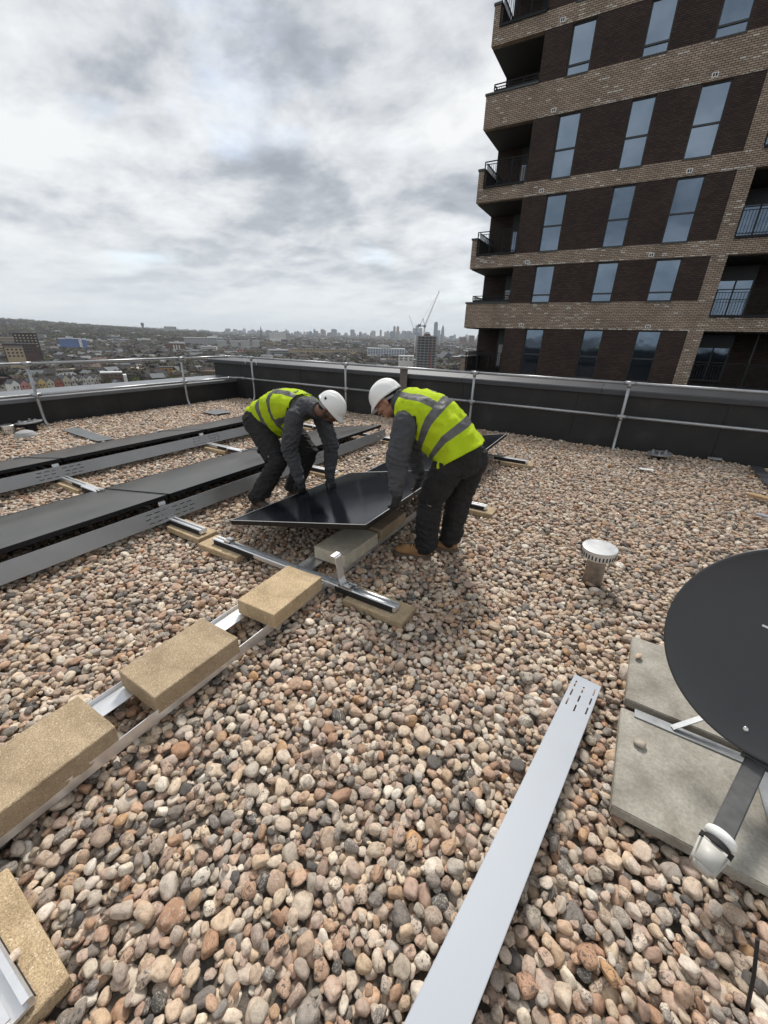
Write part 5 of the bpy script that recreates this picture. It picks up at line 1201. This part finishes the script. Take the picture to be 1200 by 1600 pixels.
    def jw(p):
        a = .007*ridged(Vector((p.x*12, p.y*12, p.z*15))+Vector((0, seed, 3)))+.0045*ridged(p*27)-.004
        eb = min((p-k).length for k in elb); wr = min((p-k).length for k in wrs); sh_ = min((p-k).length for k in shs)
        a += .020*math.exp(-(eb/.14)**2)*fold(p, 9, 20, seed); a += .016*math.exp(-(wr/.15)**2)*fold(p, 10, 26, seed+7); a += .006*math.exp(-(sh_/.16)**2)*ridged(Vector((p.x*20, p.y*20, p.z*8))); return a
    wrinkle(me, jw); jk = add('jacket', me, 'cloth_grey')
    for A_ in arms:
        a, b_ = Vector(A_[3]), Vector(A_[4]); d_ = (b_-a).normalized(); bm = bmesh.new(); tube(bm, [b_-d_*.045, b_-d_*.02, b_+d_*.012], [.043, .0435, .041], 18); add('cuff', bm, 'cloth_grey', parent=jk)
    # --- hi-vis vest: shell round the torso
    up = side.cross((SP[-1]-SP[0]).normalized()); 
    nV, nU = 70, 96; L_ = [0]
    for a, b_ in zip(SP, SP[1:]): L_.append(L_[-1]+(b_-a).length)
    def at(s):
        s = max(0, min(L_[-1], s)); k = 0
        while k < len(L_)-2 and s > L_[k+1]: k += 1
        f = (s-L_[k])/(L_[k+1]-L_[k]); f2 = f*f*(3-2*f); p0, p1 = SP[k], SP[k+1]; m0 = (SP[min(k+1, len(SP)-1)]-SP[max(k-1, 0)])*.5; m1 = (SP[min(k+2, len(SP)-1)]-SP[k])*.5
        h00 = 2*f**3-3*f*f+1; h10 = f**3-2*f*f+f; h01 = -2*f**3+3*f*f; h11 = f**3-f*f; p = p0*h00+m0*h10+p1*h01+m1*h11
        return p, (SR[k][0]*(1-f2)+SR[k+1][0]*f2, SR[k][1]*(1-f2)+SR[k+1][1]*f2), (SP[k+1]-SP[k]).normalized()
    s0, s1 = vest_hem; bm = bmesh.new(); lay = bm.verts.layers.float_vector.new('tuv'); grid = []; UV = []
    for i in range(nV+1):
        s = s0+(s1-s0)*i/nV; p, (a, b_), tg = at(s); e1 = at(min(s+.04, L_[-1]))[0]; e0 = at(max(s-.04, 0))[0]; tg = (e1-e0).normalized(); sd = (side-tg*side.dot(tg)).normalized(); u_ = tg.cross(sd)
        hem = math.exp(-(s-s0)/.10); top_ = max(0, (s-(s1-.10))/.10); row = []; off_ = .026+.018*hem-.008*top_
        for k in range(nU):
            th = 2*PI*k/nU; q = p+sd*((a+off_)*math.cos(th))+u_*((b_+off_)*math.sin(th))
            low = max(0, -(q-p).normalized().z) ; q.z -= low*(.012+.15*math.exp(-((s-s0-.20)/.24)**2))
            n_ = (q-p).normalized(); w_ = .010*ridged(Vector((q.x*11, q.y*11, q.z*11))+Vector((seed, 5, 0)))+.006*ridged(q*24+Vector((seed, 0, 0)))+.012*hem*math.sin(th*7+seed+2*mn.noise(q*5))
            w_ += .006*math.sin(s*60+3*math.sin(th*2)+4*mn.noise(q*6))*low
            row.append(bm.verts.new(q+n_*w_))
        grid.append(row); UV.append([(s, 2*PI*k/nU, 0) for k in range(nU)])
    bm.verts.index_update(); faces = []
    SHc = [(Vector(A_[0]), (Vector(A_[1])-Vector(A_[0])).normalized()) for A_ in arms]
    for i in range(nV):
        for k in range(nU):
            vs = (grid[i][k], grid[i][(k+1) % nU], grid[i+1][(k+1) % nU], grid[i+1][k]); c = sum((v.co for v in vs), Vector())/4
            hole = False
            for sc_, ad in SHc:
                r_ = c-sc_; t_ = r_.dot(ad); 
                if (r_-ad*t_).length < .094 and -.05 < t_ < .16: hole = True
            if not hole: faces.append(vs)
    for f in faces: bm.faces.new(f).smooth = True
    for v in [v for v in bm.verts if not v.link_faces]: bm.verts.remove(v)
    for i in range(nV+1):
        for k in range(nU):
            v = grid[i][k]
            if v.is_valid: v[lay] = Vector((UV[i][k][0], math.cos(UV[i][k][1]), math.sin(UV[i][k][1])))
    for _ in range(3): 
        bd = [v for v in bm.verts if any(e.is_boundary for e in v.link_edges)]
        new = {}
        for v in bd:
            nb = [e.other_vert(v).co for e in v.link_edges if e.is_boundary]
            if len(nb) == 2: new[v] = v.co*.5+(nb[0]+nb[1])*.25
        for v, c in new.items(): v.co = c
    bmesh.ops.solidify(bm, geom=bm.faces[:], thickness=.004)
    me = bpy.data.meshes.new('vest'); bm.to_mesh(me); bm.free(); me.transform(Matrix.Translation(-base)); me.shade_smooth()
    vo = link('hi_vis_vest', me, None, t); me.materials.append(vest_material(stripe_style, s0, s1))
    if face > 0:      # round mark on the upper back
        p, (a_, b_), tg = at(s1-.10); e1 = at(s1-.06)[0]; e0 = at(s1-.14)[0]; tg = (e1-e0).normalized(); sd = (side-tg*side.dot(tg)).normalized(); u_ = tg.cross(sd); u_ = u_ if u_.z > 0 else -u_
        u2 = (u_-side*.35).normalized(); c = p+u2*(b_+.034); x_ = (sd-u2*sd.dot(u2)).normalized(); y_ = u2.cross(x_); bm = bmesh.new(); tube(bm, [c+x_*.030*math.cos(q)+y_*.030*math.sin(q) for q in np.linspace(0, 2*PI, 25)], .0045, 6); add('back_mark', bm, 'cloth_blue', parent=vo)
    # --- gloves
    for h in hands:
        h = list(h); bm = bmesh.new(); hand_bm(bm, *h, fat=1.16); W = Vector(h[0]); f = Vector(h[1]).normalized(); tube(bm, [W-f*.055, W-f*.02, W+f*.01], [.040, .037, .035], 14)
        me = remeshed(bm, .0035, 2); wrinkle(me, lambda p: .0012*ridged(p*70)); add('glove', me, 'glove')
    # --- boots
    for a, b_ in boots:
        a, b_ = Vector(a), Vector(b_); d_ = (b_-a).normalized(); s_ = Vector((0, 0, 1)).cross(d_)*1; L2 = (b_-a).length; Zv = Vector((0, 0, 1))
        bm = bmesh.new(); tube(bm, [a+Zv*.055-d_*.01, a+d_*L2*.30+Zv*.062, a+d_*L2*.55+Zv*.052, a+d_*L2*.8+Zv*.046, b_+Zv*.040], [(.040, .045), (.042, .048), (.046, .040), (.050, .034), (.040, .026)], 16, side=s_, dome=True)
        tube(bm, [a+d_*.02+Zv*.05, a+d_*.018+Zv*.115, a+d_*.005+Zv*.165], [(.042, .055), (.042, .052), (.048, .055)], 16, side=s_)
        tube(bm, [a+d_*.02+Zv*.15, a+d_*.0+Zv*.175], [(.052, .058), (.050, .056)], 16, side=s_)
        me = remeshed(bm, .006, 3); wrinkle(me, lambda p: .003*ridged(Vector((p.x*30, p.y*30, p.z*40)))); bo = add('boot', me, boot_mat)
        bm = bmesh.new(); pr = [(-.052, .030), (-.045, .042), (.06, .040), (.14, .046), (L2*.75, .055), (L2+.01, .044), (L2+.035, .022)]
        top = [a+d_*x+s_*y for x, y in pr]+[a+d_*x-s_*y for x, y in pr[::-1]]; v0 = [bm.verts.new(Vector((p.x, p.y, .000))) for p in top]; v1 = [bm.verts.new(Vector((p.x, p.y, .034))) for p in top]
        for k in range(len(top)): bm.faces.new((v0[k], v0[(k+1) % len(top)], v1[(k+1) % len(top)], v1[k]))
        bm.faces.new(v0[::-1]); bm.faces.new(v1); bmesh.ops.bevel(bm, geom=bm.edges[:], offset=.005, segments=2, affect='EDGES'); add('sole', bm, 'boot_sole', False, parent=bo)
        for k in range(5):
            c = a+d_*(.075+.022*k)+Zv*(.128-.014*k); bm = bmesh.new(); tube(bm, [c-s_*.026-Zv*.008, c+Zv*.004, c+s_*.026-Zv*.008], .0035, 6); add('lace', bm, 'cloth_black', parent=bo)
    # --- helmet
    bm = bmesh.new(); nT, nP = 26, 64; G = []
    rings = []
    for i in range(nT+1):
        th = (PI/2*1.02)*i/nT; row = []
        for k in range(nP):
            ph = 2*PI*k/nP; cx_, cy_ = math.cos(ph), math.sin(ph)
            rx, ry, rz = .112, .142, .135
            bul = 1.0+.03*math.sin(th)**2
            x = rx*math.sin(th)**.92*cx_*bul; y = ry*math.sin(th)**.92*cy_*bul; z = rz*math.cos(th)
            # raised centre ridge and side grooves
            rid = math.exp(-(x/.034)**4)*.006*math.sin(min(th*1.3, PI/2)); gr_ = -.003*math.exp(-((abs(x)-.05)/.008)**2)*(1 if th < 1.25 and abs(y) < .1 else .3)
            n_ = Vector((x/rx**2, y/ry**2, z/rz**2)).normalized(); p = Vector((x, y, z))+n_*(rid+gr_)
            if i >= nT-3:   # rim: flares, peak at the front, neck cover behind
                f = (i-(nT-3))/3; fr_ = max(0, cy_)**2; p.y += f*.052*fr_; p.z -= f*(.012+.010*fr_+.022*max(0, -cy_)); p += Vector((cx_, cy_*.3, 0))*f*.005
            row.append(bm.verts.new(p))
        rings.append(row)
    for i in range(nT):
        for k in range(nP):
            f = (rings[i][k], rings[i][(k+1) % nP], rings[i+1][(k+1) % nP], rings[i+1][k]); bm.faces.new(f)
    bmesh.ops.remove_doubles(bm, verts=bm.verts, dist=.0006); bmesh.ops.solidify(bm, geom=bm.faces[:], thickness=.0035)
    HM = headM @ Matrix.Translation((0, -.004, .040)) @ Matrix.Rotation(R(-4), 4, 'X') @ Matrix.Diagonal((.92, .89, .89, 1))
    for v in bm.verts: v.co = HM @ v.co
    hl = add('helmet', bm, 'helmet_white')
    bm = bmesh.new(); pts = [HM @ Vector((.121*math.cos(a)*1.0, .150*math.sin(a), -.006-.018*max(0, -math.sin(a)))) for a in np.linspace(0, 2*PI, 49)]
    tube(bm, pts, .0042, 6); add('rim', bm, 'helmet_white', parent=hl)
    bm = bmesh.new(); pts = [HM @ Vector((.092*math.cos(a), .105*math.sin(a)-.008, -.035-.03*max(0, -math.sin(a)))) for a in np.linspace(PI*.95, 2.05*PI, 20)]; tube(bm, pts, [(.0035, .011)]*20, 8); add('harness_band', bm, 'strap', parent=hl)
    bm = bmesh.new(); M = HM @ Matrix.Translation((.088*face, -.085, .035)) @ Matrix.Rotation(R(45)*face, 4, 'Z'); box(bm, -.012, .012, -.012, .012, -.014, .006, M); add('helmet_badge', bm, 'rubber', False, parent=hl) if face > 0 else None
    return t, HM
VMAT = {}
def vest_material(style, s0, s1):
    m = bpy.data.materials.new('hi_vis_yellow'); m.use_nodes = True; nt = m.node_tree; b = nt.nodes['Principled BSDF']
    a = nn(nt, 'ShaderNodeAttribute', attribute_name='tuv'); sp = nn(nt, 'ShaderNodeSeparateXYZ'); nt.links.new(a.outputs['Vector'], sp.inputs[0]); s, c_, sn = sp.outputs
    def band(v, lo, hi): return mth(nt, 'MULTIPLY', mth(nt, 'GREATER_THAN', v, lo), mth(nt, 'LESS_THAN', v, hi))
    L = s1-s0; b1 = band(s, s0+L*.22, s0+L*.22+.055); b2 = band(s, s0+L*.50, s0+L*.50+.055)
    st = mth(nt, 'MULTIPLY', band(mth(nt, 'ABSOLUTE', c_), .44, .74), mth(nt, 'GREATER_THAN', s, s0+L*.50+.02)); allb = mth(nt, 'MAXIMUM', mth(nt, 'MAXIMUM', b1, b2), st)
    tc = nn(nt, 'ShaderNodeTexCoord'); f = noi(nt, tc.outputs['Object'], 6, 5)
    col = mixc(nt, allb, ramp(nt, f, [(.3, (.68, .88, .02)), (.7, (.82, .98, .03))]), ramp(nt, f, [(.3, (.17, .17, .175)), (.7, (.24, .24, .245))]))
    nt.links.new(col, b.inputs['Base Color']); nt.links.new(mth(nt, 'SUBTRACT', .85, mth(nt, 'MULTIPLY', allb, .35)), b.inputs['Roughness'])
    bp = nn(nt, 'ShaderNodeBump'); bp.inputs['Strength'].default_value = .5; bp.inputs['Distance'].default_value = .01
    nt.links.new(noi(nt, tc.outputs['Object'], 28, 4, .6, .6), bp.inputs['Height']); nt.links.new(bp.outputs[0], b.inputs['Normal']); return m
def head_matrix(pos, fwd, up):
    f = Vector(fwd).normalized(); u = Vector(up); u = (u-f*u.dot(f)).normalized(); x = f.cross(u); M = Matrix((x, f, u)).transposed().to_4x4(); M.translation = Vector(pos); return M
def leg(hip, knee, ank, fwd):
    h, k, a = Vector(hip), Vector(knee), Vector(ank); return [h, h+(k-h)*.3, h+(k-h)*.7, k, k+(a-k)*.35, k+(a-k)*.75, a+Vector((0, 0, .035))]
def arm(sh, el, wr): s_, e, w_ = Vector(sh), Vector(el), Vector(wr); return [s_, s_+(e-s_)*.5, e, e+(w_-e)*.45, w_]
# --- worker on the right: bends over the raised edge, left hand under it
JR = dict(ankN=(-1.12, 2.70, .09), ankF=(-1.0, 2.93, .09), kneeN=(-1.115, 2.70, .53), kneeF=(-.95, 2.93, .53), hipN=(-.955, 2.655, .86), hipF=(-.87, 2.89, .87), shN=(-1.28, 2.47, 1.20), shF=(-1.36, 2.84, 1.25))
fwdR = Vector((-1, -.12, 0)).normalized()
wr = Vector((-1.250, 2.395, .655)); wr2 = Vector((-1.36, 3.02, .58))
person('worker on the right in yellow vest and tan boots, bent over the raised black panel', JR, -1,
       head_matrix((-1.525, 2.715, 1.245), (-.76, -.10, -.72), (-.62, -.08, .72)), 'skin_light',
       [((-.915, 2.75, .91), (.175, .138)), ((-.99, 2.74, 1.03), (.162, .122)), ((-1.09, 2.72, 1.14), (.170, .122)), ((-1.20, 2.70, 1.205), (.178, .112)), ((-1.315, 2.69, 1.235), (.160, .090)), ((-1.395, 2.69, 1.25), (.095, .078))],
       [leg(JR['hipN'], JR['kneeN'], JR['ankN'], fwdR), leg(JR['hipF'], JR['kneeF'], JR['ankF'], fwdR)],
       [arm((-1.265, 2.51, 1.145), (-1.275, 2.43, .89), wr), arm((-1.33, 2.84, 1.16), (-1.43, 2.98, .88), wr2)], fwdR,
       [((-1.12, 2.69, 0.01), (-1.345, 2.63, 0.01)), ((-.97, 2.93, 0.01), (-1.19, 2.88, .01))], 'boot_tan', (.03, .60), 3.3,
       [(wr, (-.05, -.06, -1), (.95, -.25, .1), -1, .42, .7), (wr2, (-.1, .1, -1), (.9, .2, .1), 1, .5, .5)], hair=False)
# --- worker on the left: deeper bend, both hands on the low edge
JL = dict(ankN=(-3.06, 2.69, .09), ankF=(-2.98, 3.15, .09), kneeN=(-2.86, 2.85, .51), kneeF=(-2.77, 3.22, .54), hipN=(-3.27, 2.95, .86), hipF=(-3.15, 3.20, .89), shN=(-2.68, 2.86, .99), shF=(-2.62, 3.24, .95))
fwdL = Vector((1, -.05, 0)).normalized()
wl = Vector((-2.63, 2.89, .335)); wl2 = Vector((-2.50, 3.22, .30))
person('bearded worker on the left in yellow vest, reaching down to the panel\'s low edge', JL, 1,
       head_matrix((-2.235, 2.90, 1.085), (.62, .26, -.72), (.62, .20, .76)), 'skin_dark',
       [((-3.235, 3.08, .86), (.168, .142)), ((-3.09, 3.07, .965), (.156, .125)), ((-2.95, 3.06, 1.03), (.166, .122)), ((-2.78, 3.04, 1.05), (.178, .115)), ((-2.61, 3.01, 1.055), (.160, .092)), ((-2.49, 2.985, 1.065), (.095, .078))],
       [leg(JL['hipN'], JL['kneeN'], JL['ankN'], fwdL), leg(JL['hipF'], JL['kneeF'], JL['ankF'], fwdL)],
       [arm((-2.60, 2.85, .99), (-2.71, 2.86, .66), wl), arm((-2.57, 3.19, .97), (-2.50, 3.26, .63), wl2)], fwdL,
       [((-3.08, 2.69, 0.01), (-2.86, 2.66, 0.01)), ((-3.0, 3.16, 0.01), (-2.78, 3.12, .01))], 'boot_dark', (.0, .68), 1.7,
       [(wl, (.35, -.12, -.93), (.5, -.5, .6), 1, .45, .6), (wl2, (.6, -.2, -.75), (.5, -.2, .8), 1, .5, .6)], hair=True)
